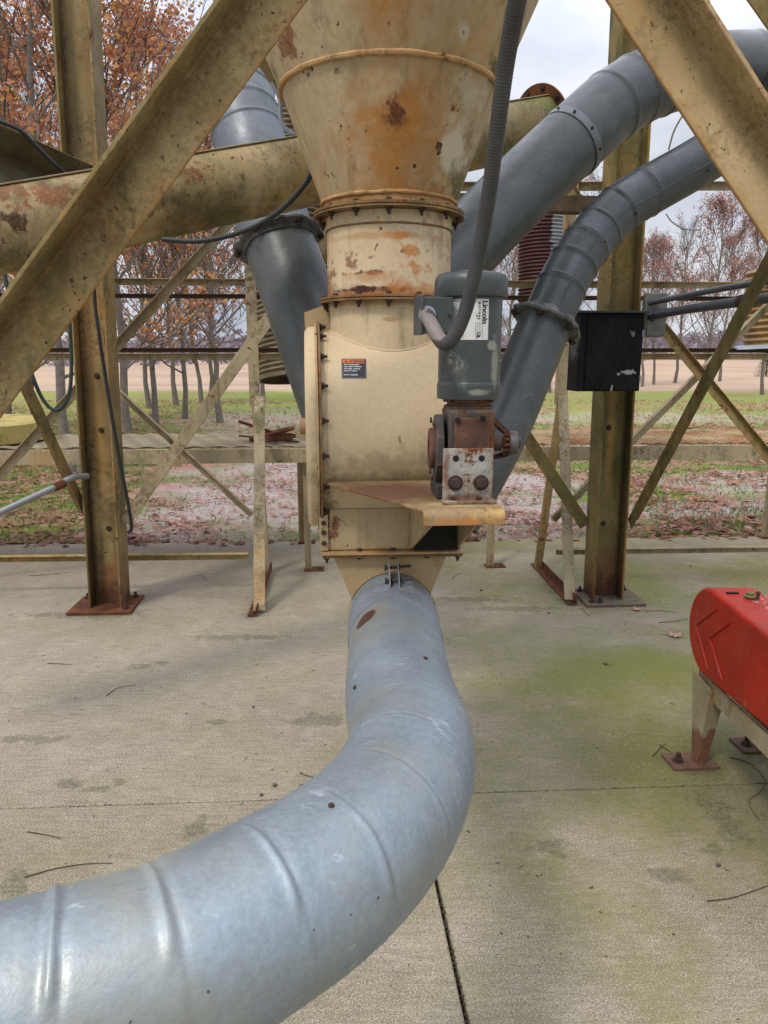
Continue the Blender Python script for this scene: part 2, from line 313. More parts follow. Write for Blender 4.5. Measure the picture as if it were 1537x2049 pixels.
# ================================================================== setting: ground
# concrete
def concrete():
    n = NB('concrete')
    col = n.mix(n.mr(n.noise(1.3, 8, .66), .34, .66), (.350, .292, .228), (.255, .212, .162))
    col = n.mix(n.ma('MULTIPLY', n.mr(n.noise(.5, 7, .66, n.map((1, 2.4, 1))), .44, .58), .7), col, (.235, .205, .150))
    col = n.mix(n.ma('MULTIPLY', n.mr(n.noise(9, 9, .8), .44, .60), .40), col, (.185, .158, .115))
    col = n.mix(n.ma('MULTIPLY', n.mr(n.noise(5, 8, .75, n.map((1,1,1), loc=(7,2,1))), .50, .62), .35), col, (.46, .40, .31))
    col = n.mix(n.mr(n.noise(230, 2, .6), .50, .66), col, (.56, .50, .40))
    col = n.mix(n.ma('MULTIPLY', n.mr(n.noise(150, 3, .75, n.map((1,1,1), loc=(3,3,3))), .52, .64), .8), col, (.10, .085, .062))
    br = n.noise(60, 4, .7, n.map((.16, 1.0, 1)))
    col = n.mix(n.ma('MULTIPLY', n.mr(br, .45, .65), .40), col, (.15, .13, .10))
    X = n.sepz(None, 0)
    wide = n.ma('ADD', n.ma('MULTIPLY', n.mr(n.noise(1.1, 9, .70, n.map((1,1,1), loc=(2,9,1))), .42, .60), n.mr(X, -.9, .9, .10, .72)), n.mr(X, .1, 1.6, 0, .18))
    wide = n.ma('MULTIPLY', wide, n.mr(n.noise(40, 6, .8), .40, .54, .45, 1.1))
    col = n.mix(wide, col, (.185, .178, .052))
    por = n.mr(n.noise(55, 6, .8, n.map((1,1,1), loc=(4,4,4))), .40, .58, .35, 1)
    for (x, y, rx, ry, a, g) in [(1240,1370,.6,.5,.60,(.17,.18,.035)),(1310,1335,.35,.28,.60,(.21,.215,.045)),(1180,1500,.8,.6,.50,(.125,.125,.045)),(1420,1590,.45,.35,.75,(.115,.115,.04)),(1090,1300,.8,.6,.45,(.16,.16,.05)),
                                 (1010,1150,.8,.5,.35,(.15,.15,.055)),(1400,1480,.4,.3,.55,(.11,.115,.035)),(560,1180,.8,.5,.30,(.17,.165,.07)),(1530,1400,.5,.6,.55,(.12,.12,.04)),(80,1720,.7,.25,.35,(.15,.14,.05)),(250,1250,.9,.3,.22,(.17,.16,.07))]:
        p = gz(x, y); col = n.mix(n.ma('MULTIPLY', n.ma('MULTIPLY', n.spot(p, (rx, ry, 1), nz=.5, nsc=3.2, soft=.95, det=9), a*1.25), por), col, g)
    for (x, y, rx, ry) in [(950,1200,.24,.05),(1030,1218,.24,.04),(285,1333,.05,.03),(325,1327,.04,.02),(410,1408,.018,.016),(430,1445,.03,.02),(1450,1640,.05,.12),(1430,1700,.03,.04),(140,1565,.05,.025),(200,1580,.05,.02),(240,1567,.02,.02),(1490,1345,.2,.05),
                           (390,1660,.035,.05),(60,1480,.12,.03),(470,1275,.25,.03),(640,1440,.12,.05),(1215,1330,.02,.02),(150,1230,.3,.04),(20,1770,.06,.05),(1340,1750,.05,.04),(1100,1700,.05,.03)]:
        p = gz(x, y); col = n.mix(n.ma('MULTIPLY', n.ma('MULTIPLY', n.spot(p, (rx*1.3, ry*1.5, 1), nz=.9, nsc=16, soft=.45, det=8), .62), por), col, (.085, .082, .045))
    for (x, y, rx, ry) in [(222,1222,.30,.22),(1206,1208,.30,.22),(507,1232,.09,.10),(522,1180,.08,.3),(1140,1205,.10,.10),(1110,1175,.12,.3),(622,1140,.13,.08),(985,1133,.13,.08),(1385,1525,.17,.12),(1525,1515,.15,.10)]:  # rust-brown stain rings round the feet, also standing in for contact shadows
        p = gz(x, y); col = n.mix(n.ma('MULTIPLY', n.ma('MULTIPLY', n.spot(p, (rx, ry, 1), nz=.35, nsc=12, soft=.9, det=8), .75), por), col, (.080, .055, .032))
    # hairline cracks
    cw = n.t.nodes.new('ShaderNodeTexNoise'); cw.inputs['Scale'].default_value = 2.2; cw.inputs['Detail'].default_value = 5; n.l(n.pos, cw.inputs['Vector'])
    ad = n.t.nodes.new('ShaderNodeVectorMath'); ad.operation = 'MULTIPLY_ADD'; n.l(cw.outputs['Color'], ad.inputs[0]); ad.inputs[1].default_value = (.7,)*3; n.l(n.pos, ad.inputs[2])
    ck = n.mr(n.vor(.42, 'Distance', ad.outputs[0], 'DISTANCE_TO_EDGE'), .0022, .0006)
    col = n.mix(n.ma('MULTIPLY', n.ma('MULTIPLY', ck, n.mr(n.noise(.9, 3), .46, .54)), .0), col, (.05,.045,.03))
    col = n.mix(n.ma('MULTIPLY', n.mr(n.noise(26, 2, .5, n.map((1,1,1), loc=(6,6,6))), .715, .74), .8), col, (.05,.04,.03))
    n.bump(n.ma('ADD', n.ma('ADD', n.noise(190, 3, .7), n.ma('MULTIPLY', br, .8)), n.ma('MULTIPLY', n.noise(3, 4), 2)), .6, .004)
    return n.fin(col, .9, 0, .15)
M['concrete'] = concrete()
jp = gz(0, 1617); jq = gz(1537, 1566); JY0 = (jp.y+jq.y)/2 - .0
jdir = (jq-jp).normalized(); jn = V((-jdir.y, jdir.x, 0))
J0 = gz(950, 1586)
vp = gz(877, 1778); vq = gz(936, 2049); vd = (vp-vq).normalized()
fp = gz(0, 1090); fq = gz(1537, 1073); fd = (fq-fp).normalized()
def line_at(p, d, x): return p + d*((x-p.x)/d.x)
def slab(poly):
    return MB().prism([V((p[0], p[1], -.16)) for p in poly], (0, 0, .16))
g = .0028
L, Rr = -14, 14
j_l, j_r = line_at(J0, jdir, L), line_at(J0, jdir, Rr)
f_l, f_r = line_at(fp, fd, L), line_at(fp, fd, Rr)
vtop = J0.lerp(J0, 0); # crossing of vertical joint and cross joint
k = (J0-vp).cross(jdir).z / vd.cross(jdir).z; vx = vp+vd*k; vb = vp - vd*9
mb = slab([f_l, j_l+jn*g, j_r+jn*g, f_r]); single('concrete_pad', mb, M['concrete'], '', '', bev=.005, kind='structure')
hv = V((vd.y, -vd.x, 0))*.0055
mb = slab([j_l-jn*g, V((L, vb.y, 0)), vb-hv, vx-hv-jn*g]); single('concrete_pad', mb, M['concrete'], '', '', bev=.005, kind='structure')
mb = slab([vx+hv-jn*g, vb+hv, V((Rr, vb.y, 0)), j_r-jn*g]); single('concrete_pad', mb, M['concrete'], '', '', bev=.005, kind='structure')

def terrain_z(x, y):
    z = -.05
    if y > 30: 
        t = min(1, (y-30)/150); z += t*t*(1.2+ .020*max(x, -80)) + .25*sin(x*.03)*t
    return z
def lawn_mat():
    n = NB('lawn')
    gr = n.mix(n.mr(n.noise(1.1, 6, .65), .35, .65), (.13, .155, .045), (.19, .17, .075))
    gr = n.mix(n.ma('MULTIPLY', n.mr(n.noise(25, 6, .75, n.map((1, .5, 1))), .45, .62), .7), gr, (.07, .075, .03))
    gr = n.mix(n.ma('MULTIPLY', n.mr(n.noise(.5, 4, .6), .42, .6), .8), gr, (.155, .23, .035))
    X = n.sepz(None, 0); Y = n.sepz(None, 1)
    dirt = n.mix(n.mr(n.noise(14, 6, .75), .35, .65), (.38, .335, .315), (.27, .19, .165))
    dirt = n.mix(n.ma('MULTIPLY', n.mr(n.noise(40, 5, .75, n.map((1,.5,1))), .48, .60), .7), dirt, (.50, .47, .46))
    lf = n.mix(n.mr(n.noise(22, 6, .75), .4, .6), (.42, .23, .19), (.25, .125, .10))
    # pale gravel with leaf litter: patches
    m = None
    for (x, y, rx, ry) in [(470,1000,1.5,2.6),(600,930,1.8,3.5),(560,830,3,5),(1000,1020,1.6,1.6),(1250,830,7,2.6),(1480,960,1.5,1.0),(800,980,2,3),(1060,960,1.0,1.0),(1350,1010,2.0,.7),(1150,880,3,1.0)]:
        s = n.spot(gz(x, y), (rx, ry, 5), nz=.5, nsc=.8, soft=.6); m = s if m is None else n.ma('MAXIMUM', m, s)
    col = n.mix(n.mr(n.noise(.9, 6, .68, n.map((.6, 1, 1))), .50, .58), gr, lf)
    col = n.mix(n.ma('MULTIPLY', m, n.mr(n.noise(2.2, 7, .72, n.map((.7,1.2,1))), .32, .48)), col, dirt)
    far = n.mr(Y, 15, 24); col = n.mix(n.ma('MULTIPLY', far, .85), col, n.mix(n.mr(n.noise(.35, 6, .7, n.map((.4,1,1))), .4, .6), (.20, .27, .05), (.28, .23, .10)))
    n.bump(n.noise(30, 7, .8), .8, .03)
    return n.fin(col, .95, 0, .1)
def field_mat():
    n = NB('field')
    st = n.ma('ADD', n.ma('MULTIPLY', n.noise(1, 8, .72, n.map((.015, .11, 1))), .6), n.ma('MULTIPLY', n.noise(2.2, 5, .8, n.map((.4, 1, 1))), .4))
    col = n.mix(n.mr(st, .38, .62), (.44, .315, .245), (.21, .14, .10)); col = n.mix(n.mr(n.noise(.05, 4, .6), .4, .6), col, (.40, .29, .20))
    n.bump(st, .5, .1); return n.fin(col, .95, 0, .1)
def grid(x0, x1, y0, y1, nx, ny, zf, yp=1):
    mb = MB(); vs = []; fs = []
    for j in range(ny+1):
        y = y0+(y1-y0)*(j/ny)**yp
        for i in range(nx+1):
            x = x0+(x1-x0)*i/nx; vs.append((x, y, zf(x, y)))
    for j in range(ny):
        for i in range(nx):
            a = j*(nx+1)+i; fs.append((a, a+1, a+nx+2, a+nx+1))
    return mb.add(vs, fs)
single('lawn', grid(-60, 60, -12, 36, 90, 60, lambda x, y: -.05+(.03*mnoise.noise(V((x*.5, y*.5, 0))) if y > 6.9 else -.02), 1), lawn_mat(), '', '', kind='structure', smooth=80)
single('field', grid(-900, 900, 30, 1400, 90, 60, lambda x, y: terrain_z(x, y)-.055*(y < 36) + (.02 if y > 34 else 0), 2), field_mat(), '', '', kind='structure', smooth=80)

def leafmat(name, cols, rough=.7):
    n = NB(name); v = n.vor(7.3, 'Color'); s = n.t.nodes.new('ShaderNodeSeparateColor'); n.l(v, s.inputs[0])
    col = n.ramp(s.outputs[0], [(i/(len(cols)-1), c) for i, c in enumerate(cols)])
    n.b.inputs['Transmission Weight'].default_value = 0
    m = n.fin(col, rough, 0, .25)
    tr = n.t.nodes.new('ShaderNodeBsdfTranslucent'); n.put(tr.inputs[0], col); ad = n.t.nodes.new('ShaderNodeMixShader'); ad.inputs[0].default_value = .45
    n.l(n.b.outputs[0], ad.inputs[1]); n.l(tr.outputs[0], ad.inputs[2]); n.l(ad.outputs[0], n.out.inputs[0]); return m
M['litter'] = leafmat('litter', [(.22,.09,.07),(.50,.27,.22),(.34,.16,.12),(.58,.36,.31),(.40,.20,.12),(.15,.07,.05),(.52,.30,.26)])
M['litter_tan'] = leafmat('litter_tan', [(.22,.15,.07),(.38,.27,.14),(.28,.17,.08),(.30,.24,.13)])
M['leaf_orange'] = leafmat('leaf_orange', [(.48,.17,.08),(.62,.27,.07),(.32,.12,.09),(.70,.40,.10),(.52,.25,.17),(.26,.11,.09),(.60,.33,.20),(.54,.24,.16),(.42,.16,.08)])
M['leaf_red'] = leafmat('leaf_red', [(.38,.16,.12),(.52,.26,.19),(.28,.12,.10),(.44,.22,.17)])
M['grass'] = leafmat('grass_blades', [(.12,.17,.035),(.20,.24,.06),(.24,.21,.09),(.10,.13,.03)])
def leafcard(mb, p, sz, r=rnd, flat=False):
    if flat: n = V((r.uniform(-.5,.5), r.uniform(-.5,.5), 1)).normalized()
    else: n = V((r.gauss(0,1), r.gauss(0,1), r.gauss(0,1))).normalized()
    a = n.orthogonal().normalized(); a = Matrix.Rotation(r.uniform(0, 6.28), 3, n) @ a; b = n.cross(a)
    w = sz*r.uniform(.35, .5); l = sz*r.uniform(.8, 1.2)*.5
    mb.add([p-a*l, p+b*w+n*w*.25, p+a*l, p-b*w+n*w*.25], [(0,1,2,3)])
def gravelish(x, y):
    for (u, v, rx, ry) in [(470,1000,1.5,2.6),(600,930,1.8,3.5),(560,830,3,5),(1000,1020,1.6,1.6),(1250,830,7,2.6),(800,980,2,3)]:
        p = gz(u, v)
        if ((x-p.x)/rx)**2+((y-p.y)/ry)**2 < 1: return True
    return False
lm = MB(); lt = MB(); gb = MB()
r2 = random.Random(3)
for i in range(44000):
    t = r2.random(); y = 6.2+ (28-6.2)*t**1.7; x = r2.uniform(-.62, .62)*y*1.05 + r2.uniform(-1, 1)
    ye = line_at(fp, fd, x).y
    if y < ye+.03: continue
    d = mnoise.noise(V((x*.55, y*.9, 3)))*.6 + mnoise.noise(V((x*2.2, y*3, 8)))*.5
    if d < r2.uniform(-.25, .30): continue
    sz = r2.uniform(.05, .10)*(1 if y < 14 else 1.3)
    leafcard(lt if (x < -2.0 and not gravelish(x, y) and r2.random() < .8) else lm, V((x, y, -.035+r2.uniform(0, .02))), sz*(.75 if gravelish(x,y) else 1), r2, True)
for i in range(240):
    x = r2.uniform(-4, 4); y = line_at(fp, fd, x).y+r2.gauss(.0, .06); leafcard(lm, V((x, y, .004 if y < line_at(fp, fd, x).y else -.02)), r2.uniform(.05,.09), r2, True)
single('fallen_leaves', lm, M['litter'], 'pinkish brown dry leaves scattered over the gravel and lawn', 'leaf litter', kind='stuff', smooth=None)
single('fallen_leaves', lt, M['litter_tan'], 'tan and brown dry leaves lying on the shaded grass at left', 'leaf litter', kind='stuff', smooth=None)
for i in range(42000):
    t = r2.random(); y = 6.25+(22-6.25)*t**1.6; x = r2.uniform(-.62, .62)*y*1.05+r2.uniform(-1, 1)
    if y < line_at(fp, fd, x).y+.05: continue
    if gravelish(x, y) and r2.random() < .9: continue
    if mnoise.noise(V((x*.5, y*.8, 13)))+.25 < r2.uniform(-.3, .3): continue
    h = r2.uniform(.03, .08); a = r2.uniform(0, 6.28); w = .006+y*.0005; p = V((x, y, -.06)); q = V((cos(a)*w, sin(a)*w, 0))
    gb.add([p-q, p+q, p+V((r2.gauss(0, .03), r2.gauss(0, .03), h))], [(0,1,2)])
single('grass', gb, M['grass'], 'short autumn grass growing in patches beyond the concrete', 'grass', kind='stuff', smooth=None)

# ================================================================== trees
M['bark'] = plain('bark', (.21, .18, .15), .9, 0, .5, 14, .6)
M['bark_dark'] = plain('bark_dark', (.12, .095, .085), .9, 0, .4, 14, .6)
def tree_meshes(seed, Ht, r0, nleaf, lsz, lowest=.16, wide=.42, np=22, leafy=1.0, upr=.6):
    r = random.Random(seed); tb = MB(); cb = MB(); lf = MB(); tips = []
    pts = []; x = y = 0
    for i in range(11):
        t = i/10; pts.append(V((x, y, Ht*t*.97))); x += r.gauss(0, .05); y += r.gauss(0, .05)
    rad = lambda t: r0*(1-t)**.8*(1+.3*max(0, .04-t)/.04)+.008
    tb.tube(pts, rad, 8)
    def P(t): 
        f = t*10; i = min(9, int(f)); return pts[i].lerp(pts[i+1], f-i)
    def branch(mb, p, d, ln, r_, n, seg, droop):
        q = [p]; 
        for i in range(n):
            d = (d+V((r.gauss(0, .13), r.gauss(0, .13), droop+r.gauss(0, .08)))).normalized(); q.append(q[-1]+d*ln/n)
        mb.tube(q, lambda t: max(.003, r_*(1-.8*t)), seg, cap=False); return q
    for i in range(np):
        t = lowest+(1-lowest)*(i/np)**.9*.97; a = i*2.4+r.uniform(-.4, .4)
        el = R_(25+40*t*upr/.6+r.uniform(-10, 15)); ln = Ht*wide*(1-t)**.6*r.uniform(.7, 1.1)+.3
        d = V((cos(a)*cos(el), sin(a)*cos(el), sin(el))); b0 = P(t)
        q = branch(tb, b0, d, ln, rad(t)*.45, 6, 5, .06)
        for j in range(9):
            s = r.uniform(.25, 1); k = s*6; ii = min(5, int(k)); b1 = q[ii].lerp(q[ii+1], k-ii); dd = (q[ii+1]-q[ii]).normalized()
            d2 = (dd+V((r.gauss(0, .55), r.gauss(0, .55), r.uniform(-.1, .6)))).normalized()
            q2 = branch(cb, b1, d2, ln*.38*r.uniform(.6, 1.2), .011, 3, 3, .05)
            for m in range(6):
                k2 = r.uniform(.3, 3); i2 = min(2, int(k2)); b2 = q2[i2].lerp(q2[i2+1], k2-i2)
                d3 = (d2+V((r.gauss(0, .6), r.gauss(0, .6), r.gauss(.15, .5)))).normalized()
                q3 = branch(cb, b2, d3, r.uniform(.15, .45), .0045, 2, 3, 0); tips.append(q3[-1]); tips.append(q3[1])
    r.shuffle(tips)
    # leaves hang in clumps on some boughs, others are bare
    cand = [p for p in tips if mnoise.noise(p*.9+V((seed, 0, 0))) > (-9 if leafy > 1.2 else -.30 if leafy > .7 else .0 if leafy > .3 else .12)] or tips
    for i in range(nleaf):
        p = cand[r.randrange(len(cand))]; leafcard(lf, p+V((r.gauss(0, .07), r.gauss(0, .07), r.gauss(-.02, .07))), lsz*r.uniform(.7, 1.3), r)
    return tb, cb, lf
PRO = {}
for key, args, lm_ in [('dense', dict(seed=11, Ht=8.6, r0=.062, nleaf=10500, lsz=.068, wide=.50, np=30, leafy=1.5), 'leaf_orange'),
                       ('medium', dict(seed=5, Ht=8.0, r0=.066, nleaf=3600, lsz=.085, wide=.42, np=24, leafy=.5), 'leaf_orange'),
                       ('bare', dict(seed=21, Ht=7.6, r0=.068, nleaf=900, lsz=.085, wide=.44, np=24, leafy=.2, lowest=.2), 'leaf_red'),
                       ('small', dict(seed=33, Ht=7.0, r0=.06, nleaf=4600, lsz=.060, wide=.50, np=26, leafy=1.0, upr=.6, lowest=.2), 'leaf_red'),
                       ('spare', dict(seed=41, Ht=6.8, r0=.06, nleaf=3400, lsz=.058, wide=.42, np=24, leafy=1.0, upr=.75, lowest=.2), 'leaf_red')]:
    tb, cb, lf = tree_meshes(**args)
    PRO[key] = (mesh_of('trunk', tb, M['bark'], 60), mesh_of('twigs', cb, M['bark_dark'], None), mesh_of('crown', lf, M[lm_], None))
def tree(kind, x, yb, lab, sc=1, rz=0, grp='autumn trees beyond the lawn', Y=None, lean=0):
    if Y is None: p = gz(x, yb, -.05)
    else: p = px(x, yb, Y); p.z = terrain_z(p.x, p.y)-.05
    o = bpy.data.objects.new('autumn_tree', None); COL.objects.link(o); o.location = p; o.scale = (sc, sc, sc); o.rotation_euler = (lean, 0, rz)
    settags(o, lab, 'tree', grp)
    for nm, me in zip(('trunk', 'twigs', 'crown'), PRO[kind]):
        c = bpy.data.objects.new(nm, me); COL.objects.link(c); c.parent = o
for a in [('dense', 143, 947, 'nearest tree, slim trunk left of the rusty left tower leg, full orange crown', 1.0, .3),
          ('dense', -150, 905, 'orange crowned tree at the far left edge, its trunk outside the picture', 1.05, 2.1),
          ('dense', 18, 862, 'orange tree with dark trunk just above the yellow lid at far left', 1.0, 4.0),
          ('dense', 262, 905, 'orange tree just right behind the left tower leg, trunk hidden by the walkway', 1.05, 1.4),
          ('medium', 70, 850, 'thinly leaved tree right of the yellow lid, between cable loop and left edge', 1.0, 1.0),
          ('dense', 312, 850, 'pale straight trunk in front row, right beside the left tower leg, orange crown', 1.0, 5.1),
          ('medium', 370, 838, 'pale trunk in front row, third to the right of the left tower leg', .95, 3.3),
          ('bare', 441, 846, 'nearly bare pale trunk nearest to the light angle post', 1.0, 2.0),
          ('medium', 299, 817, 'dark forked trunk in back row beside the left tower leg', 1.05, .2),
          ('bare', 353, 812, 'dark bare trunk in back row between two pale trunks', 1.1, 1.7),
          ('medium', 403, 806, 'dark trunk in back row with red leaves hanging low on it', 1.05, 4.4),
          ('bare', 422, 800, 'thin dark trunk in back row left of the bare pale trunk', 1.1, 5.5),
          ('bare', 527, 806, 'slim trunk seen below the corrugated spout beside the light angle post', 1.0, .9),
          ('dense', 200, 800, 'orange tree far behind the left tower leg in the back row', 1.2, 2.7),
          ('medium', 600, 793, 'thin tree hidden behind the leaning grey duct', 1.1, 3.9)]:
    tree(*a)
for a in [('spare', 1100, 786, 'small dark trunk between the slim grey duct and the black box', 1.0, .3),
          ('spare', 1285, 775, 'left of two close thin trunks right of the black box', 1.1, 2.2),
          ('small', 1308, 771, 'right of two close thin trunks right of the black box', 1.1, 4.2),
          ('small', 1402, 800, 'spreading reddish tree framed between grey conduits and crossing braces', 1.0, 1.1),
          ('bare', 1195, 800, 'nearly bare tree behind the right tower leg and black box', 1.05, 3.0),
          ('small', 1525, 790, 'reddish tree behind the corrugated spout at right edge', 1.05, 5.2),
          ('small', 1010, 790, 'reddish tree standing behind the electric motor', 1.15, 2.9),
          ('spare', 1060, 772, 'thin pale tree behind the slim grey duct, in back', 1.25, .5),
          ('spare', 1440, 765, 'upright tree in back to the right of the spreading tree', 1.3, 1.9),
          ('bare', 1350, 768, 'upright bare tree in back left of the spreading tree', 1.2, 4.9)]:
    tree(*a, grp='sparse reddish trees on the right')
# conifer
cb = MB(); r4 = random.Random(9); cp = gz(1532, 756, -.05)
for i in range(2600):
    t = r4.random(); rr = (1-t)*1.1*r4.random()**.5; a = r4.uniform(0, 6.28); p = cp+V((cos(a)*rr, sin(a)*rr, .15+t*2.0))
    d = V((cos(a), sin(a), .25))*.16; q = V((-sin(a), cos(a), 0))*.03; cb.add([p-q, p+q, p+d], [(0,1,2)])
t_ = T('conifer', 'small dark evergreen at the right edge beyond the lawn', 'tree', cp)
t_.part('trunk', MB().cyl(cp, cp+V((0,0,1.9)), .06, 8, .02), M['bark_dark']); t_.part('crown', cb, plain('conifer_green', (.02, .035, .018), .8), smooth=None)
# far wood
wb = MB()
for i in range(22000):
    y = r4.uniform(120, 190); x = r4.uniform(-150, 150); zt = terrain_z(x, y)
    h = (5.0+2.0*mnoise.noise(V((x*.05, y*.05, 0)))+1.2*mnoise.noise(V((x*.3, 0, 2))))*(1.0 if x < 20 else .8)
    z = zt+r4.random()**.8*max(.6, h); a = r4.uniform(-.5, .5); s = r4.uniform(.15, .5)
    p = V((x, y, z)); wb.add([p+V((-s, a, -s*.4)), p+V((s, -a, -s*.5)), p+V((r4.gauss(0,s), 0, s*1.4))], [(0,1,2)])
n_ = NB('far_wood'); wm = n_.fin(n_.mix(n_.mr(n_.noise(.2, 5, .7), .35, .65), (.24, .21, .24), (.17, .14, .16)), 1, 0, 0)
single('distant_wood', wb, wm, 'hazy purple brown line of woods along the far edge of the field', 'woods', kind='stuff', smooth=None)
# stump
sp_ = gz(253, 862, -.05); mb = MB().tube([sp_, sp_+V((.01,0,.25)), sp_+V((-.02,0,.42)), sp_+V((.0,0,.5))], lambda t: .085-.02*t, 9)
single('tree_stump', mb, plain('weathered_wood', (.32, .28, .22), .9, 0, .5, 30, .6), 'short weathered grey stump on the grass by the left tower leg', 'stump')

# ================================================================== bolts
def bolt_mesh(name, hr=.011, hh=.008, stud=.012, washer=True, nut=True):
    mb = MB(); 
    if washer: mb.lathe([(hr*1.35, 0), (hr*1.35, .0025)], (0,0,0), (0,0,1), 14)
    mb.lathe([(hr, .0025), (hr, hh), (hr*.85, hh+.0015)], (0,0,0), (0,0,1), 6)
    if stud: mb.lathe([(hr*.55, hh), (hr*.55, hh+stud)], (0,0,0), (0,0,1), 8)
    return mesh_of(name, mb, M['bolt'], 30)
B_SM = bolt_mesh('bolt', .009, .008, .008); B_MD = bolt_mesh('bolt', .013, .010, .0); B_LG = bolt_mesh('bolt', .017, .014, .022); B_FL = bolt_mesh('bolt', .0075, .008, .010)
B_HD = bolt_mesh('bolt', .0075, .0055, 0, False)

# ================================================================== tower: legs and braces
LEG_L = gz(221, 1212); LEG_R = gz(1206, 1197)
def leg(base, side, label, top=5.2):
    t = T('tower_leg', label, 'steel column', base, 'steel columns of the tower')
    t.part('column', MB().beam(base+V((0,0,.02)), base+V((0,0,top))+XL*(-side*(.13 if side < 0 else .07)), isec(.205, .20, .010, .013), YL), M['leg'] if side < 0 else M['leg_moss'], .003)
    rot = Matrix.Rotation(YAW, 3, 'Z')
    off = V((side*-.0, 0, 0))
    mat = M['rust'] if side < 0 else plain('plate_green', (.16, .13, .085), .85, 0, .4, 20)
    c = base + XL*(-.02 if side < 0 else .03) - YL*.01
    t.part('base_plate', MB().box(c+V((0,0,.011)), (.40, .34, .018), rot), mat, .003)
    for (u, v) in ((.155, -.11), (-.155, .11), (.155, .12), (-.15, -.12)):
        if side > 0 and (u, v) == (.155, -.11): u = -.10; v = -.13
        if side < 0 and (u, v) == (-.15, -.12): continue
        t.inst('anchor_bolt', B_LG, Matrix.Translation(c+XL*u+YL*v+V((0,0,.02))))
    for z in (.52, 1.15, 1.48, 2.3):
        t.inst('bolt', B_MD, orient(base+V((0,0,z))+XL*side*(-.03-.025*z/5)-YL*.0055, -YL))
    t.inst('bolt', B_MD, orient(base+V((0,0,.51))+XL*side*(.1025-.013)-YL*.05, -XL*side))
    return t
leg(LEG_L, -1, 'rusty left H section column on a brown base plate')
leg(LEG_R, 1, 'mossy right H section column carrying the black box')

def brace(p0, p1, sec, up, mat, label, name='diagonal_brace', cat='steel brace', grp='diagonal steel braces', bev=.002, ends=None, rustb=True):
    mb = MB().beam(p0, p1, sec, up); return single(name, mb, mat, label, cat, grp, bev)
def ext(a, b, k0, k1):
    d = b-a; return a-d*k0, b+d*k1
# two near braces in the front face of the tower
p0, p1 = ext(BL0, BL1, .45, .8)
brace(p0, p1, lsec(.100, .085, .009), -YL, M['brace'], 'large weathered angle brace crossing the upper left of the picture')
p0, p1 = ext(BR0, BR1, 1.2, 2.2)
brace(p0, p1, lsec(.098, .085, .009, False), -YL, M['brace_r'], 'large pale angle brace crossing the upper right corner in front of the grey ducts')
# their counterparts behind
p0, p1 = ext(px(425, 0, 2.9), px(540, 165, 2.9), 1.5, 1.6); brace(p0, p1, lsec(.06, .05, .006), -YL, M['leg'], 'short visible brace descending behind the cone at the top left')
p0, p1 = ext(px(1492, 0, 1.9), px(1545, 75, 1.9), 1.5, 1.5); brace(p0, p1, lsec(.07, .06, .006), -YL, M['leg'], 'brace just showing in the top right corner')
# side face braces, from the foot of each leg up towards the viewer
def sidept(x, y, leg, off):
    # point on the vertical plane through the leg, parallel to YL
    d = ray(x, y); o = V((0,0,H)); q = leg+XL*off; n = XL; t = (q-o).dot(n)/d.dot(n); return o+d*t
a = sidept(172, 1040, LEG_L, -.115); b = sidept(48, 775, LEG_L, -.115); p0, p1 = ext(a, b, .03, 1.6)
brace(p0, p1, lsec(.085, .07, .007), -XL, M['leg'], 'greenish angle brace from the left tower leg foot rising towards the viewer')
a = sidept(1258, 1035, LEG_R, .115); b = sidept(1530, 510, LEG_R, .115); p0, p1 = ext(a, b, .01, .6)
brace(p0, p1, lsec(.085, .07, .007, False), XL, M['leg_moss'], 'greenish angle brace from the right tower leg foot rising towards the viewer')
# wide flat X braces between the two legs
def onplane(x, y, leg, off):
    d = ray(x, y); o = V((0,0,H)); q = leg+YL*off; t = (q-o).dot(YL)/d.dot(YL); return o+d*t
a = onplane(268, 1040, LEG_L, -.02); b = onplane(545, 650, LEG_L, -.02); p0, p1 = ext(a, b, .03, .9)
brace(p0, p1, lsec(.075, -.06, .007), -YL, M['paint_far'], 'wide tan brace from the left tower leg foot up behind the leaning duct')
a = onplane(1178, 1040, LEG_L, .02); b = onplane(1030, 815, LEG_L, .02); p0, p1 = ext(a, b, .02, 2.4)
brace(p0, p1, lsec(.08, -.06, .007, False), -YL, M['leg_moss'], 'wide mossy brace from the right tower leg foot up behind the motor')
# thinner braces in the walkway plane
def wb_(x0, y0, x1, y1, off, w, lab, k0=0, k1=0, mat='paint_far', flip=True):
    a = onplane(x0, y0, LEG_L, off); b = onplane(x1, y1, LEG_L, off); p0, p1 = ext(a, b, k0, k1)
    return brace(p0, p1, lsec(w, .045, .006, flip), -YL, M[mat], lab, grp='thinner braces of the walkway frame')
wb_(0, 965, 443, 480, .50, .060, 'long thin brace rising from the left edge past the left tower leg', .3, .15)
wb_(228, 785, 500, 1035, .32, .045, 'thin brace falling from the left tower leg to the light angle post')
wb_(1112, 1045, 1537, 622, .50, .060, 'long pale brace rising to the right behind the right tower leg', 0, .2)
wb_(1310, 655, 1537, 930, .40, .065, 'dark brace falling rightwards from below the grey junction box', .1, .3, 'leg')
wb_(0, 545, 160, 690, .55, .040, 'thin brace falling from the left edge behind the cable loop', .3, .1)
wb_(1140, 395, 1215, 545, .45, .06, 'short brace seen between the slim duct and the right tower leg', .6, .2, 'leg')
wb_(650, 485, 615, 550, .5, .07, 'short dark brace seen between leaning duct and hopper neck', .2, .3, 'leg')
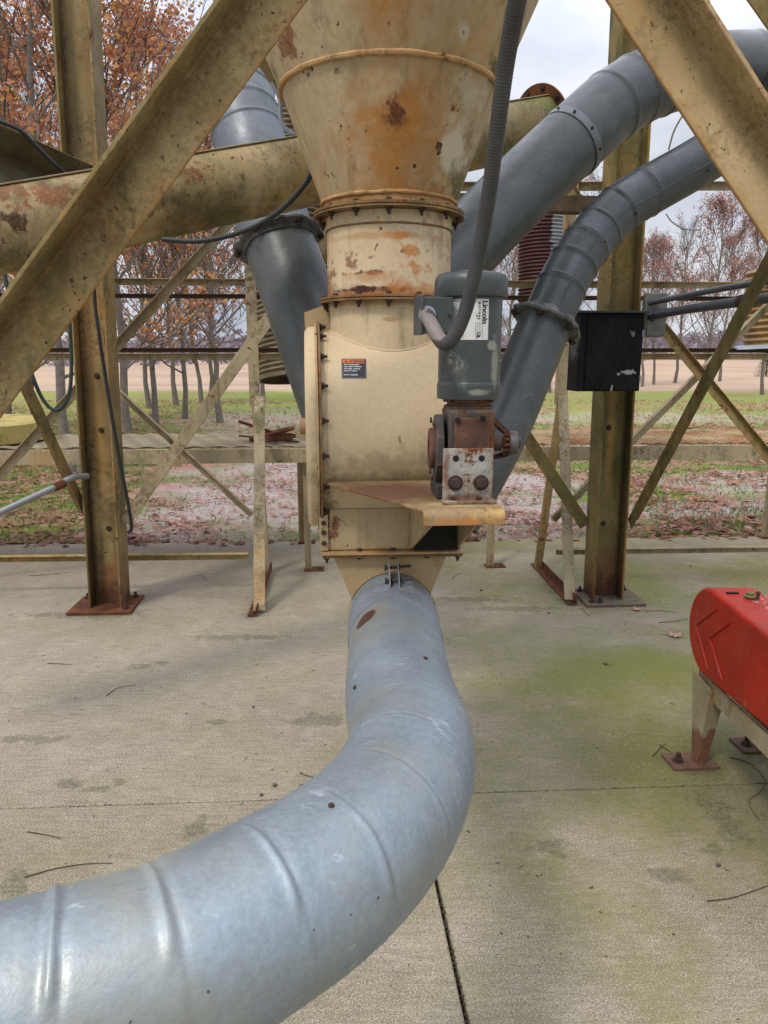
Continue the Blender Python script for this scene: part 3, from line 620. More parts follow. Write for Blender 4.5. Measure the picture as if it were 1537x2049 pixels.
# low horizontal bars
a = onplane(-300, 1128, LEG_L, .25); b = onplane(498, 1119, LEG_L, .25); brace(a, b, lsec(.05, .05, .006), -YL, M['brace'], 'low rusty horizontal bar behind the left tower leg', 'low_rail', 'steel bar', 'low horizontal bars', .002)
a = onplane(1112, 1110, LEG_L, .42); b = onplane(1800, 1101, LEG_L, .42); brace(a, b, lsec(.05, .05, .006), -YL, M['paint_far'], 'low tan horizontal bar behind the right tower leg', 'low_rail', 'steel bar', 'low horizontal bars', .002)

# ================================================================== walkway
WN = gz(768, 893, .95); OFN = (WN-LEG_L).dot(YL)          # near edge plane
def wl_pt(x, off, z):                                       # x world-ish along XL
    return V((0,0,0)) + LEG_L + XL*(x-LEG_L.x) + YL*off + V((0,0,z-LEG_L.z))
wk = T('walkway', 'raised steel walkway with railings crossing the whole picture behind the tower', 'walkway', wl_pt(0, OFN, 0))
ZD = .95
def wpart(name, mb, mat, **k): return wk.part(name, mb, M[mat] if isinstance(mat, str) else mat, **k)
wpart('edge_beam', MB().beam(wl_pt(-5, OFN, ZD-.065), wl_pt(5, OFN, ZD-.065), [(-.055,-.03),(.048,-.03),(.048,.0),(.042,.0),(.042,-.024),(-.049,-.024),(-.049,0),(-.055,0)][::-1], YL), 'paint_far', bev=.001)
wpart('edge_beam', MB().beam(wl_pt(-5, OFN+.93, ZD-.065), wl_pt(5, OFN+.93, ZD-.065), fsec(.10, .012), YL), 'paint_far')
for xx in [-4.2, -2.9, -1.55, -.2, 1.1, 2.4, 3.7]:
    wpart('cross_beam', MB().beam(wl_pt(xx, OFN, ZD-.07), wl_pt(xx, OFN+.93, ZD-.07), fsec(.05, .07), ZL), 'paint_far')
# left: planks of ribbed steel; right: open expanded metal
def deckm():
    n = NB('ribbed_deck'); dv = n.t.nodes.new('ShaderNodeVectorMath'); dv.operation = 'DOT_PRODUCT'; n.l(n.pos, dv.inputs[0]); dv.inputs[1].default_value = tuple(XL+YL*(.38/.93))
    wvs = n.ma('SINE', n.ma('MULTIPLY', dv.outputs['Value'], 2*pi/.17)); c = n.mix(n.mr(n.noise(5, 5, .6), .35, .65), (.27, .22, .14), (.19, .15, .09)); c = n.mix(n.mr(n.noise(9, 6, .7, n.map((1,1,1),loc=(1,2,3))), .55, .7), c, (.30, .25, .13)); c = n.mix(n.ma('MULTIPLY', n.mr(n.ma('ADD', wvs, n.noise(20, 5)), .3, 1.3), .7), c, (.15,.12,.065)); n.bump(n.noise(60,3), .3); return n.fin(c, .7)
rb = MB(); vs = []; fs = []; N = 900; x0 = -5; x1 = -.55
for i in range(N+1):
    x = x0+(x1-x0)*i/N; zz = ZD+.010*(.5+.5*sin(x*2*pi/.17)); 
    vs += [wl_pt(x+.16, OFN-.0, zz), wl_pt(x-.22, OFN+.93, zz)]
for i in range(N): fs.append((2*i, 2*i+2, 2*i+3, 2*i+1))
rb.add(vs, fs); wpart('ribbed_deck', rb, deckm(), smooth=70)
ex = MB()
for i in range(70):                       # wavy strands along the walk
    for j in range(15): pass
xs = [.3+ i*.055 for i in range(int(4.7/.055))]
for j in range(16):
    yo = .0+j*.062; pts = []
    for i, x in enumerate(xs):
        pts.append(wl_pt(x, OFN+yo+(.024 if i % 2 else -.0), ZD+.006+(.010 if i % 2 else 0)))
        # diamonds: alternate rows mirrored
    pts2 = [wl_pt(x, OFN+yo+(.062-.024 if i % 2 else .062), ZD+.006+(.010 if i % 2 else 0)) for i, x in enumerate(xs)]
    for P_ in (pts, pts2):
        for a_, b_ in zip(P_[:-1], P_[1:]):
            ex.beam(a_, b_, fsec(.010, .006), ZL)
n = NB('grating_rust'); gm = n.fin(n.mix(n.mr(n.noise(3, 6, .7), .4, .62), (.50, .38, .22), (.38, .17, .07)), .8)
wpart('grating', ex, gm, smooth=None)
# posts and rails
def post(x, z0, z1, off, name='post', mat='paint_far', w=.055):
    return wpart(name, MB().beam(wl_pt(x, off, z0), wl_pt(x, off, z1), lsec(w, w, .006, False), YL if off < OFN+.4 else -YL), mat, bev=.001)
XPL = onplane(504, 700, LEG_L, OFN-.05); XPR = onplane(1126, 700, LEG_L, OFN-.05)
xl, xr = (XPL-LEG_L).dot(XL)+LEG_L.x-.03, (XPR-LEG_L).dot(XL)+LEG_L.x-.02
RZ1, RZ2 = px(300, 571, 5.2).z, px(300, 720, 5.2).z
for z in (RZ1, RZ2):
    wpart('railing', MB().beam(wl_pt(-5, OFN-.01, z), wl_pt(5, OFN-.01, z), lsec(.045, .035, .005), -YL), 'paint_far', bev=.001)
dk = plain('dark_rust', (.065, .035, .022), .8)
for z in (2.06, 1.63): wpart('railing', MB().beam(wl_pt(-5, OFN+.95, z), wl_pt(5, OFN+.95, z), lsec(.036, .03, .005), -YL), dk)
post(xl, 1.25, 2.75, OFN-.045, w=.075); post(xr, 1.25, 2.80, OFN-.045, w=.075)
for xx in (-3.6, 3.9): post(xx, .9, 2.1, OFN-.04)
for xq, lab in ((507, 'l'), (1140, 'r')):
    foot = gz(xq, 1228 if lab == 'l' else 1206, 0); xf_ = (foot-LEG_L).dot(XL)+LEG_L.x; fo = (foot-LEG_L).dot(YL)
    tx = xl+.035 if lab == 'l' else xr+.035
    wpart('strut', MB().beam(foot+V((0,0,.02)), wl_pt(tx, OFN-.06, 1.32), lsec(.075, .05, .006, False) if lab == 'l' else [(-.037,-.003),(.037,-.003),(.037,.003),(-.037,.003)], YL), 'paint_far', bev=.001)
    rear = wl_pt(xf_-.0, OFN-.02, 0)
    wpart('post', MB().beam(rear+V((0,0,.0)), wl_pt(tx, OFN-.03, 1.3), fsec(.05, .05), YL), 'leg' if lab == 'r' else 'paint_far', bev=.002)
    wpart('foot_rail', MB().beam(foot-YL*.06+V((0,0,.005))+XL*.03, rear+YL*.1+V((0,0,.005))+XL*.03, lsec(.06, .06, .006, False), ZL), 'rust', bev=.001)
    wk.inst('anchor_bolt', B_MD, Matrix.Translation(foot+V((.01, -.03, .012))))
for (xq, yq, off) in ((624, 1140, 0), (985, 1133, 0), (610, 1086, .93), (937, 1081, .93), (1533, 1076, .93)):
    f = gz(xq, yq); 
    wpart('post', MB().beam(f+V((0,0,.01)), f+V((0,0,ZD-.1)), lsec(.05, .05, .006, False), -YL), 'paint_far', bev=.001)
    pl = wpart('foot_plate', MB().box(f+V((.02,0,.006)), (.15, .10, .010), Matrix.Rotation(YAW, 3, 'Z')), 'rust')
    wk.inst('anchor_bolt', B_MD, Matrix.Translation(f+V((.065, -.01, .010))))
# upper beams far behind
a = onplane(880, 383, LEG_L, OFN); b = onplane(1700, 381, LEG_L, OFN)
brace(a, b, lsec(.055, .04, .006), -YL, M['paint_far'], 'thin upper beam behind the ducts on the right', 'upper_beam', 'steel beam', 'upper horizontal beams', .001)
a = onplane(880, 405, LEG_L, OFN-.4); b = onplane(1215, 412, LEG_L, OFN-.4)
brace(a, b, [(-.05,-.05),(.05,-.05),(.05,.05),(-.05,.05)], -YL, plain('shade_channel', (.10, .065, .035), .8, 0, .6, 10), 'dark rusty channel beam above the red and silver corrugated spout', 'upper_beam', 'steel beam', 'upper horizontal beams', .002)
a = onplane(-300, 343, LEG_L, OFN); b = onplane(130, 343, LEG_L, OFN)
brace(a, b, fsec(.05, .04), -YL, M['paint_far'], 'pale upper beam end at the far left edge', 'upper_beam', 'steel beam', 'upper horizontal beams', .001)

# ================================================================== hopper and airlock
def m(x, y, z): return A + XL*x + YL*y + V((0,0,z))
AX = A
m_early = m
# paint with the stains seen on each piece
cS = lambda x, y, Y: px(x, y, Y)
M['cone'] = paint('cone_paint', (.46, .36, .22), (.38, .29, .165), rust=.16, stain=.45, moss=.10, speck=.35, edge=0, drip=.95, grime=.35, rough=.5, spots=[
    (cS(775,30,1.72), (.14,.16,.22), (.38,.155,.03), dict(nz=.5, nsc=9, soft=.8, a=.95)), (cS(860,60,1.75), (.12,.16,.10), (.33,.21,.08), dict(nz=.8, nsc=16, soft=.8, a=.6)), (cS(780,50,1.72), (.035,.10,.09), RUST, dict(nz=.8, nsc=38, soft=.4, a=.85)),
    (cS(800,255,1.93), (.16,.12,.17), (.38,.155,.03), dict(nz=.55, nsc=11, soft=.8, a=.95)), (cS(830,300,1.95), (.10,.12,.12), (.30,.15,.05), dict(nz=.9, nsc=24, soft=.7, a=.6)), (cS(791,228,1.92), (.022,.08,.035), RUSTD, dict(nz=.7, nsc=50, soft=.3)), (cS(791,228,1.92), (.035,.08,.05), RUST, dict(nz=.6, nsc=40, soft=.6, a=.7)),
    (cS(765,340,1.95), (.07,.1,.12), (.36,.17,.045), dict(nz=.6, nsc=14, soft=.9, a=.7)), (cS(870,330,1.97), (.06,.1,.10), (.34,.22,.09), dict(nz=.6, nsc=14, soft=.9, a=.7)),
    (cS(905,300,2.0), (.045,.12,.085), (.52,.47,.36), dict(nz=.5, nsc=12, soft=.4, a=.8)), (cS(940,180,2.0), (.05,.12,.06), (.50,.46,.36), dict(nz=.5, nsc=12, soft=.7, a=.6)),
    (cS(918,372,2.06), (.035,.12,.075), MOSS, dict(nz=.6, nsc=18, soft=.6, a=.9)), (cS(985,150,2.05), (.025,.12,.035), MOSS, dict(nz=.7, nsc=22, soft=.6, a=.9)),
    (cS(575,85,1.95), (.03,.12,.03), RUST, dict(nz=.9, nsc=35, soft=.25, a=.85)), (cS(700,12,1.75), (.07,.12,.12), OCH, dict(nz=.6, nsc=9, soft=.9, a=.5)),
    (cS(940,30,1.8), (.03,.12,.03), (.50,.46,.37), dict(nz=.5, nsc=12, soft=.6, a=.8)), (cS(937,32,1.8), (.005,.12,.007), RUSTD, dict(nz=.4, nsc=40, soft=.3)),
    (cS(877,300,1.98), (.010,.1,.014), RUSTD, dict(nz=.9, nsc=90, soft=.3)), (cS(903,228,1.99), (.006,.1,.011), RUST, dict(nz=.6, nsc=90, soft=.3)),
    (cS(620,160,2.0), (.012,.1,.012), RUSTD, dict(nz=1.3, nsc=70, soft=.3)), (cS(795,337,1.95), (.005,.1,.005), RUSTD, dict(nz=.5, nsc=90, soft=.3)), (cS(830,332,1.95), (.005,.1,.006), RUSTD, dict(nz=.5, nsc=90, soft=.3)),
    (cS(820,392,2.0), (.14,.1,.03), (.36,.15,.045), dict(nz=.7, nsc=20, soft=.8, a=.7))])
M['bead'] = paint('weld_bead', (.56, .36, .18), (.36, .19, .075), rust=.35, stain=.9, moss=0, speck=0, edge=0, grime=.1, sc=2)
M['collar'] = paint('collar_paint', (.42, .25, .11), (.30, .15, .06), rust=.55, stain=.9, moss=.1, speck=.3, edge=0, grime=.3, sc=1.5)
M['spool'] = paint('spool_paint', (.62, .50, .335), (.53, .41, .26), rust=.30, stain=.2, moss=.05, speck=.6, edge=0, grime=.15, spots=[
    (cS(770,592,1.98), (.30,.30,.026), (.33,.12,.035), dict(nz=.40, nsc=14, soft=.5, a=1.0)), (cS(770,470,1.98), (.30,.30,.012), (.36,.17,.06), dict(nz=.6, nsc=18, soft=.7, a=.6)), (cS(730,578,1.98), (.13,.14,.008), RUSTD, dict(nz=.7, nsc=26, soft=.4, a=1.0)), (cS(830,575,1.98), (.08,.14,.02), ORNG, dict(nz=.8, nsc=18, soft=.6, a=.8)),
    (cS(745,545,1.98), (.060,.12,.007), RUSTD, dict(nz=1.1, nsc=30, soft=.4)), (cS(745,552,1.98), (.08,.12,.018), (.42,.20,.08), dict(nz=.7, nsc=20, soft=.8, a=.75)),
    (cS(800,470,1.98), (.05,.12,.012), ORNG, dict(nz=.9, nsc=22, soft=.7, a=.85)), (cS(820,500,1.98), (.022,.12,.03), ORNG, dict(nz=1.2, nsc=30, soft=.5, a=.8)),
    (cS(835,545,1.99), (.03,.12,.03), ORNG, dict(nz=1.3, nsc=25, soft=.5, a=.8)), (cS(655,570,2.1), (.025,.12,.05), RUST, dict(nz=1.0, nsc=40, soft=.5, a=.8)),
    (cS(700,520,1.99), (.018,.12,.02), RUST, dict(nz=1.2, nsc=50, soft=.4, a=.8)), (cS(800,565,1.98), (.04,.12,.02), (.42,.20,.08), dict(nz=1., nsc=25, soft=.6, a=.8))])
M['house'] = paint('airlock_paint', (.58, .455, .290), (.535, .415, .258), rust=.03, stain=0, moss=0, speck=0, edge=0, drip=.05, grime=0, rough=.46, sc=1.2, spots=[
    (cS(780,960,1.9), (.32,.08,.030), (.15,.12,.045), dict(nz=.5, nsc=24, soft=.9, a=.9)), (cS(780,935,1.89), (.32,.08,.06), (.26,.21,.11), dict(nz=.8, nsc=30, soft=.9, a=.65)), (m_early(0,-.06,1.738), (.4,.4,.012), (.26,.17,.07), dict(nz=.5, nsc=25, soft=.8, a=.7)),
    (cS(780,640,2.0), (.025,.1,.008), (.36,.22,.08), dict(nz=.8, nsc=40, soft=.5, a=.8)), (cS(800,880,1.87), (.003,.08,.010), (.2,.15,.08), dict(nz=.9, nsc=60, soft=.3, a=.8)),
    (cS(655,1010,1.98), (.03,.1,.09), (.12,.10,.06), dict(nz=.9, nsc=26, soft=.6, a=.7)), (cS(640,900,1.9), (.02,.1,.25), (.28,.22,.12), dict(nz=.8, nsc=26, soft=.8, a=.5))]
    + [(cS(x, y, 1.87), (.0035,.05,.0018), (.16,.11,.06), dict(nz=.3, nsc=80, soft=.3)) for x, y in ((799,718),(813,721),(827,722),(800,725),(815,741))])
M['chute'] = paint('chute_paint', (.48, .37, .215), (.40, .30, .165), rust=.15, stain=.3, moss=.1, speck=.4, edge=.7, grime=.3, spots=[
    (cS(667,1055,1.96), (.018,.1,.025), RUST, dict(nz=1.3, nsc=45, soft=.3, a=.95)), (cS(740,1104,1.95), (.2,.1,.012), OCH, dict(nz=.6, nsc=22, soft=.8, a=.8))])
M['shelf'] = paint('shelf_paint', (.33, .235, .125), (.24, .155, .08), rust=.25, stain=.5, moss=.25, speck=.5, edge=.9, grime=.5, sc=2, spots=[
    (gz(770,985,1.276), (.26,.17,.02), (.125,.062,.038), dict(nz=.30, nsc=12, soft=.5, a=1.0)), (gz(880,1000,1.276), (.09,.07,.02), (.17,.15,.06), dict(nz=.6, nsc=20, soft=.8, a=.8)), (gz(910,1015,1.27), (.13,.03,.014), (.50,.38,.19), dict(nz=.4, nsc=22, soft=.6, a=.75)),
    (cS(940,1042,1.52), (.13,.07,.010), ORNG, dict(nz=.8, nsc=25, soft=.7, a=.8)), (cS(980,1030,1.52), (.05,.07,.02), (.60,.42,.15), dict(nz=.8, nsc=25, soft=.7, a=.5))])

hop = T('storage_hopper', 'big rust stained tan cone with an orange weld ring above the bolted neck', 'hopper', m(0,0,2.0))
hop.part('cone', MB().lathe([(.184,2.006),(.289,2.286)], m(0,0,0), ZL, 96, False), M['cone'])
hop.part('upper_cone', MB().lathe([(.290,2.288),(.395,2.518),(.86,3.46),(.86,4.6)], m(0,0,0), ZL, 96, False), M['cone'])
def ringbead(mb, r, z, rr, jit=.15, seg=220, rs=1):
    r3 = random.Random(rs); pts = []; 
    for k in range(seg+1):
        a = 2*pi*k/seg; j = (mnoise.noise(V((cos(a)*r*30, sin(a)*r*30, rs)))*.5)*jit*rr*3
        pts.append(m(cos(a)*(r+j*.3), sin(a)*(r+j*.3), z+j*.35))
    mb.tube(pts, lambda t: rr*(1+jit*mnoise.noise(V((t*seg*.22, rs, 0)))), 8); return mb
hop.part('weld_ring', ringbead(MB(), .291, 2.287, .0075, .28), M['bead'])
hop.part('weld_ring', ringbead(MB(), .2635, 2.229, .0016, .3, rs=9), M['bead'])
hop.part('collar', MB().lathe([(.184,1.985),(.185,2.006),(.182,2.012)], m(0,0,0), ZL, 96, False), M['collar'])
hop.part('weld_ring', ringbead(MB(), .186, 2.008, .005, .45, rs=4), M['bead'])
def flange(th, zs, r, r_in, nb, rb, matname, skip=0, nutdown=True):
    for z0, z1 in zs:
        th.part('flange', MB().lathe([(r_in,z0),(r,z0),(r,z1),(r_in,z1),(r_in,z0)], m(0,0,0), ZL, 96, False), M[matname], .0008)
    for k in range(nb):
        a = 2*pi*(k+.35)/nb
        p = m(cos(a)*rb, sin(a)*rb, 0)
        if sin(a) < .35:
            th.inst('bolt', B_FL, Matrix.Translation(p+V((0,0,zs[0][0]))) @ Matrix.Rotation(pi, 4, 'X') @ Matrix.Rotation(a*3, 4, 'Z'))
            th.inst('bolt', B_HD, Matrix.Translation(p+V((0,0,zs[-1][1]))) @ Matrix.Rotation(a*2, 4, 'Z'))
M['flange'] = paint('flange_paint', (.24, .165, .08), (.13, .08, .04), rust=.9, stain=.35, moss=.4, speck=.3, edge=.5, grime=.4, sc=2.5)
flange(hop, [(1.970,1.9755),(1.9775,1.985)], .210, .170, 14, .194, 'flange')
# neck spool
nk = T('neck_spool', 'short cream neck pipe with rust streaks between two bolted flanges', 'pipe', m(0,0,1.757))
nk.part('pipe', MB().lathe([(.1735,1.757),(.1735,1.935),(.1755,1.937),(.1755,1.969)], m(0,0,0), ZL, 96, False), M['spool'])
nk.part('weld_ring', ringbead(MB(), .1745, 1.936, .0028, .4, rs=6), M['flange'])
# airlock
al = T('rotary_airlock', 'cream rotary airlock with a warning label below the hopper neck', 'airlock', m(0,0,1.06))
ZC, RC = 1.393, .277
al.part('neck', MB().lathe([(.168,1.52),(.168,1.722),(.1715,1.725),(.1715,1.745)], m(0,0,0), ZL, 96, False), M['house'])
flange(al, [(1.744,1.7495),(1.7515,1.758)], .1955, .165, 14, .184, 'flange')
hb_ = MB().lathe([(RC-.01,-.200),(RC,-.198),(RC,.20),(RC-.02,.20)], m(0,0,ZC), XL, 128, False)
al.part('housing', hb_, M['house'])
pts = []
for k in range(161):
    a = 2*pi*k/160; x = .1685*cos(a); y = .1685*sin(a); j = .0012*mnoise.noise(V((x*70, y*70, 0)))
    pts.append(m(x, y, ZC+sqrt(RC*RC-y*y)+j))
al.part('weld_ring', MB().tube(pts, lambda t: .0036*(1+.35*mnoise.noise(V((t*60, 0, 0)))), 8), M['house'])
pts = [m(-.175+.0008*mnoise.noise(V((a*30, 5, 0))), RC*cos(a), ZC+RC*sin(a)) for a in [2*pi*k/200 for k in range(201)]]
al.part('weld_seam', MB().tube(pts, .0018, 6), M['house'])
XE = (Matrix.Rotation(R_(2.1), 3, 'Z') @ XL); CE = m(-.200,0,ZC)+XE*.172; YE = V((-XE.y, XE.x, 0))
al.part('end_flange', MB().lathe([(.20,-.172),(.303,-.172),(.303,-.178),(.20,-.178)], CE, XE, 128, False), M['flange'], .0006)
al.part('end_flange', MB().lathe([(.20,-.180),(.300,-.180),(.300,-.186),(.20,-.186)], CE, XE, 128, False), M['chute'], .0006)
al.part('end_cap', MB().lathe([(0,-.214),(.276,-.214),(.288,-.203),(.289,-.186)], CE, XE, 96, False), M['house'], .001)
for k in range(20):
    a = 2*pi*(k+.5)/20
    if cos(a) > .45: continue
    al.inst('bolt', B_FL, orient(CE-XE*.172+YE*(cos(a)*.291)+ZL*(sin(a)*.291), XE, k))
al.part('shaft', MB().cyl(m(-.235,0,ZC+.005), m(-.262,0,ZC+.005), .024, 24), plain('brown_shaft', (.30, .17, .10), .7), .002)
al.part('lug', MB().prism([m(-.240,.06,1.62),m(-.14,.06,1.62),m(-.14,.06,1.74),m(-.185,.06,1.745),m(-.245,.06,1.725)], YL*.006), M['chute'])
# hook pin on the flange
al.part('pin', MB().tube([m(-.195,-.262,1.345), m(-.175,-.267,1.345), m(-.171,-.262,1.330)], .003, 6), M['chute'])
# chute under the airlock
xa, xb = -.177, .188
al.part('inlet_box', MB().box(m((xa+xb)/2, -.01, 1.130), (xb-xa, .36, .118), Matrix.Rotation(YAW, 3, 'Z')), M['chute'], .002)
al.part('weld_seam', MB().tube([m(.045+.0005*sin(z*300), -.1915, z) for z in [1.073+.0058*i for i in range(20)]], .003, 6), M['chute'])
al.part('side_tab', MB().prism([m(-.180,-.20,1.072),m(-.204,-.20,1.072),m(-.204,-.20,1.168),m(-.180,-.20,1.176)], YL*.01), M['chute'], .001)
for z in (1.095, 1.125, 1.152): al.inst('bolt', B_HD, orient(m(-.192,-.20,z), -YL))
al.part('bottom_flange', MB().box(m(-.001,-.01,1.0655), (.395, .41, .007), Matrix.Rotation(YAW, 3, 'Z')), M['chute'], .001)
# gussets under the shelf
for x, xf2 in ((.047, .085), (.180, .185)):
    al.part('gusset', MB().prism([m(x,-.191,1.071),m(x,-.191,1.262),m(xf2,-.54,1.262),m(xf2,-.54,1.247)], XL*.006), M['chute'], .0008)
al.part('shade_panel', MB().box(m(.1165, -.196, 1.166), (.122, .006, .188), Matrix.Rotation(YAW, 3, 'Z')), plain('cavity_shade', (.012, .009, .006), .8, 0, .5, 12))  # near-black sheet paints the shade in the cavity between the gussets
al.part('weld_seam', MB().tube([m(.045, -.196-.0034*i*5.0, 1.071+.0017*i*5) for i in range(1, 3)], .002, 6), M['chute'])
# shelf with a rounded lip
ZS = 1.276
q0 = gz(655,966,ZS); q1 = gz(846,1019,ZS); q2 = gz(1002,1011,ZS)
q1 = m((q1-A).dot(XL), (q1-A).dot(YL), ZS); q2 = m((q2-A).dot(XL)+.0, (q1-A).dot(YL)-.0, ZS)
sb = MB().prism([q0, q1, q2, q2+YL*.42, q0+YL*.10], (0,0,-.007))
rr = .020; prof = [(rr*sin(t), -rr*(1-cos(t))) for t in [pi/2*k/8 for k in range(9)]]+[(rr, -.033)]
inn = [((rr-.007)*sin(t), -.007-(rr-.007)*(1-cos(t))) for t in [pi/2*k/8 for k in range(9)]]+[(rr-.007, -.033)]
lo = MB(); vs = []; n_ = len(prof)
secL = [q1-YL*a+V((0,0,b)) for a, b in prof]+[q1-YL*a+V((0,0,b)) for a, b in inn[::-1]]
lo.prism(secL, q2-q1)
al.part('motor_shelf', sb, M['shelf'], .0015); al.part('shelf_lip', lo, M['shelf'], .0012)
# transition to the duct
tr = T('outlet_transition', 'tan tapered outlet below the airlock with a round opening for the duct', 'transition', m(0,0,.76))
tr.part('top_flange', MB().box(m(-.001,-.01,1.0565), (.39, .40, .007), Matrix.Rotation(YAW, 3, 'Z')), M['flange'], .001)
for (u, v) in ((-.185,-.2),(.183,-.2)): tr.inst('bolt', B_FL, Matrix.Translation(m(u, v+.012, 1.053)) @ Matrix.Rotation(pi, 4, 'X')); tr.inst('bolt', B_HD, Matrix.Translation(m(u, v+.012, 1.069)))
for u in (-.095, .0, .095): tr.inst('bolt', B_HD, Matrix.Translation(m(u, -.195, 1.069))); tr.inst('bolt', B_HD, Matrix.Translation(m(u, -.195, 1.053)) @ Matrix.Rotation(pi, 4, 'X'))
ZD_ = .880; XD = -.004
op = [(XD-.163,1.053),(XD+.157,1.053),(XD+.108,.925),(XD+.085,.80),(XD-.085,.80),(XD-.112,.925)]
tr.part('body', MB().prism([m(x, -.185, z) for x, z in op], YL*.36), paint('taper_paint', (.42, .31, .165), (.36, .26, .13), rust=.15, stain=.2, moss=0, speck=0, edge=.5, grime=.1, drip=.3), .001)
tr.part('opening_rim', MB().lathe([(.1235,0),(.1265,0),(.1265,.004),(.1235,.004)], m(XD+.002,-.185,ZD_), -YL, 72, False), M['chute'])

# ================================================================== foreground duct
def gored(mb, path, r, beads, seg=64, bh=.003, bw=.008, lap=.0015):
    P = [V(p) for p in path]; n_sub = 14
    S_ = bez(P, n_sub); L_ = [0.0]
    for a, b in zip(S_[:-1], S_[1:]): L_.append(L_[-1]+(b-a).length)
    tot = L_[-1]
    def at(d):
        d = min(max(d, 0), tot); import bisect
        i = min(len(S_)-2, max(0, bisect.bisect_right(L_, d)-1)); t = (d-L_[i])/max(1e-9, L_[i+1]-L_[i]); return S_[i].lerp(S_[i+1], t)
    st = [(L_[k], 0.0) for k in range(0, len(S_), 2)]
    for i, b in enumerate(beads):
        if not b or i == 0 or i >= len(P)-1: continue
        d0 = L_[i*n_sub]; st = [q for q in st if abs(q[0]-d0) > bw*1.3]
        st += [(d0-bw, 0), (d0-bw*.55, bh*b*.55), (d0-bw*.2, bh*b), (d0+bw*.12, bh*b*.9), (d0+bw*.22, -.0016), (d0+bw*.38, -.0012), (d0+bw*.45, bh*.35*b), (d0+bw, 0)]
    st.sort(); rg = []
    for d, o in st:
        e = .02; rg.append((at(d), at(d+e)-at(d-e), r+o))
    return mb.rings(rg, seg, False)
DP = [V(q) for q in ((.024,1.965),(.029,1.76),(.034,1.50),(.041,1.39),(.050,1.262),(.038,1.146),(-.005,1.022),(-.072,.915),(-.158,.828),(-.262,.742),(-.362,.695),(-.50,.640),(-.92,.48),(-1.6,.24))]
D3 = [V((p.x, p.y, ZD_)) for p in DP]
dn = galv('duct_galvanised', (.270, .312, .350), (.225, .262, .297), .47, .5, tanw=.5, spots=[
    (cS(744,1236,1.68), (.055,.055,.07), (.34,.25,.14), dict(nz=.25, nsc=16, soft=.7, a=.6)), (cS(733,1240,1.68), (.030,.040,.05), (.10,.04,.025), dict(nz=.06, nsc=14, soft=.25, a=.97)),
    (cS(280,1700,.80), (.20,.10,.15), (.42,.42,.34), dict(nz=.4, nsc=7, soft=.9, a=.4)), (cS(600,1640,.95), (.10,.08,.10), (.42,.42,.33), dict(nz=.5, nsc=9, soft=.9, a=.35))], streak=1.0)
duct = T('foreground_duct', 'large blue grey galvanised duct sweeping from the hopper to the lower left corner', 'duct', D3[4]-V((0,0,.12)))
def pleated(path, r, seams, seg=120, step=.0032):
    ns = 16; S_ = bez(path, ns); L_ = [0.0]
    for a, b in zip(S_[:-1], S_[1:]): L_.append(L_[-1]+(b-a).length)
    import bisect
    def at(d):
        d = min(max(d, 0), L_[-1]); i = min(len(S_)-2, max(0, bisect.bisect_right(L_, d)-1)); return S_[i].lerp(S_[i+1], (d-L_[i])/max(1e-9, L_[i+1]-L_[i]))
    sm = [(L_[i*ns], hp, w0, w1) for i, hp, w0, w1 in seams]; vs = []; fs = []; nr = int(L_[-1]/step)
    for k in range(nr+1):
        d = k*step; c = at(d); n = (at(d+.03)-at(d-.03)).normalized(); u = (ZL-n*n.z).normalized(); w = n.cross(u)
        for q in range(seg):
            a = 2*pi*q/seg; ad = (math.degrees(a)+180) % 360-180; o = 0
            wob = .006*mnoise.noise(V((cos(a)*1.5, sin(a)*1.5, 3)))
            for d0, hp, w0, w1 in sm:
                t = d-d0-wob*hp/3
                if abs(t) > .05: continue
                o += -.0011*math.exp(-(t/.0022)**2)+.0006*math.exp(-((t-.006)/.004)**2)
                W = min(1, max(0, (ad-w0)/14))*min(1, max(0, (w1-ad)/30)); sp = 1+.6*max(0, 1-abs(ad-w0-16)/22)
                t2 = t-.004-.010*(1-min(1, max(0, (ad-w0)/60)))
                o += hp*.001*W*(1.25*math.exp(-(t2/.0050)**2)*sp-.8*math.exp(-((t2+.011)/.006)**2)-.45*math.exp(-((t2-.013)/.008)**2))
            o += .0016*mnoise.noise(c*5+V((cos(a), sin(a), 0))*.9)+.0006*mnoise.noise(c*16+V((cos(a), sin(a), 1))*2)
            vs.append(c+(u*cos(a)+w*sin(a))*(r+o))
    for k in range(nr):
        for q in range(seg):
            a = k*seg+q; b = k*seg+(q+1) % seg; fs.append((a, b, b+seg, a+seg))
    return MB().add(vs, fs)
db = pleated(D3, .119, [(3,0,0,1),(4,.3,-80,-30),(5,.4,-95,-40),(6,.5,-95,-45),(7,1.2,-90,-10),(8,1.9,-62,20),(9,2.2,-52,60),(10,2.6,-58,85),(11,2.4,-80,95)])
duct.part('elbow', db, dn, smooth=180)
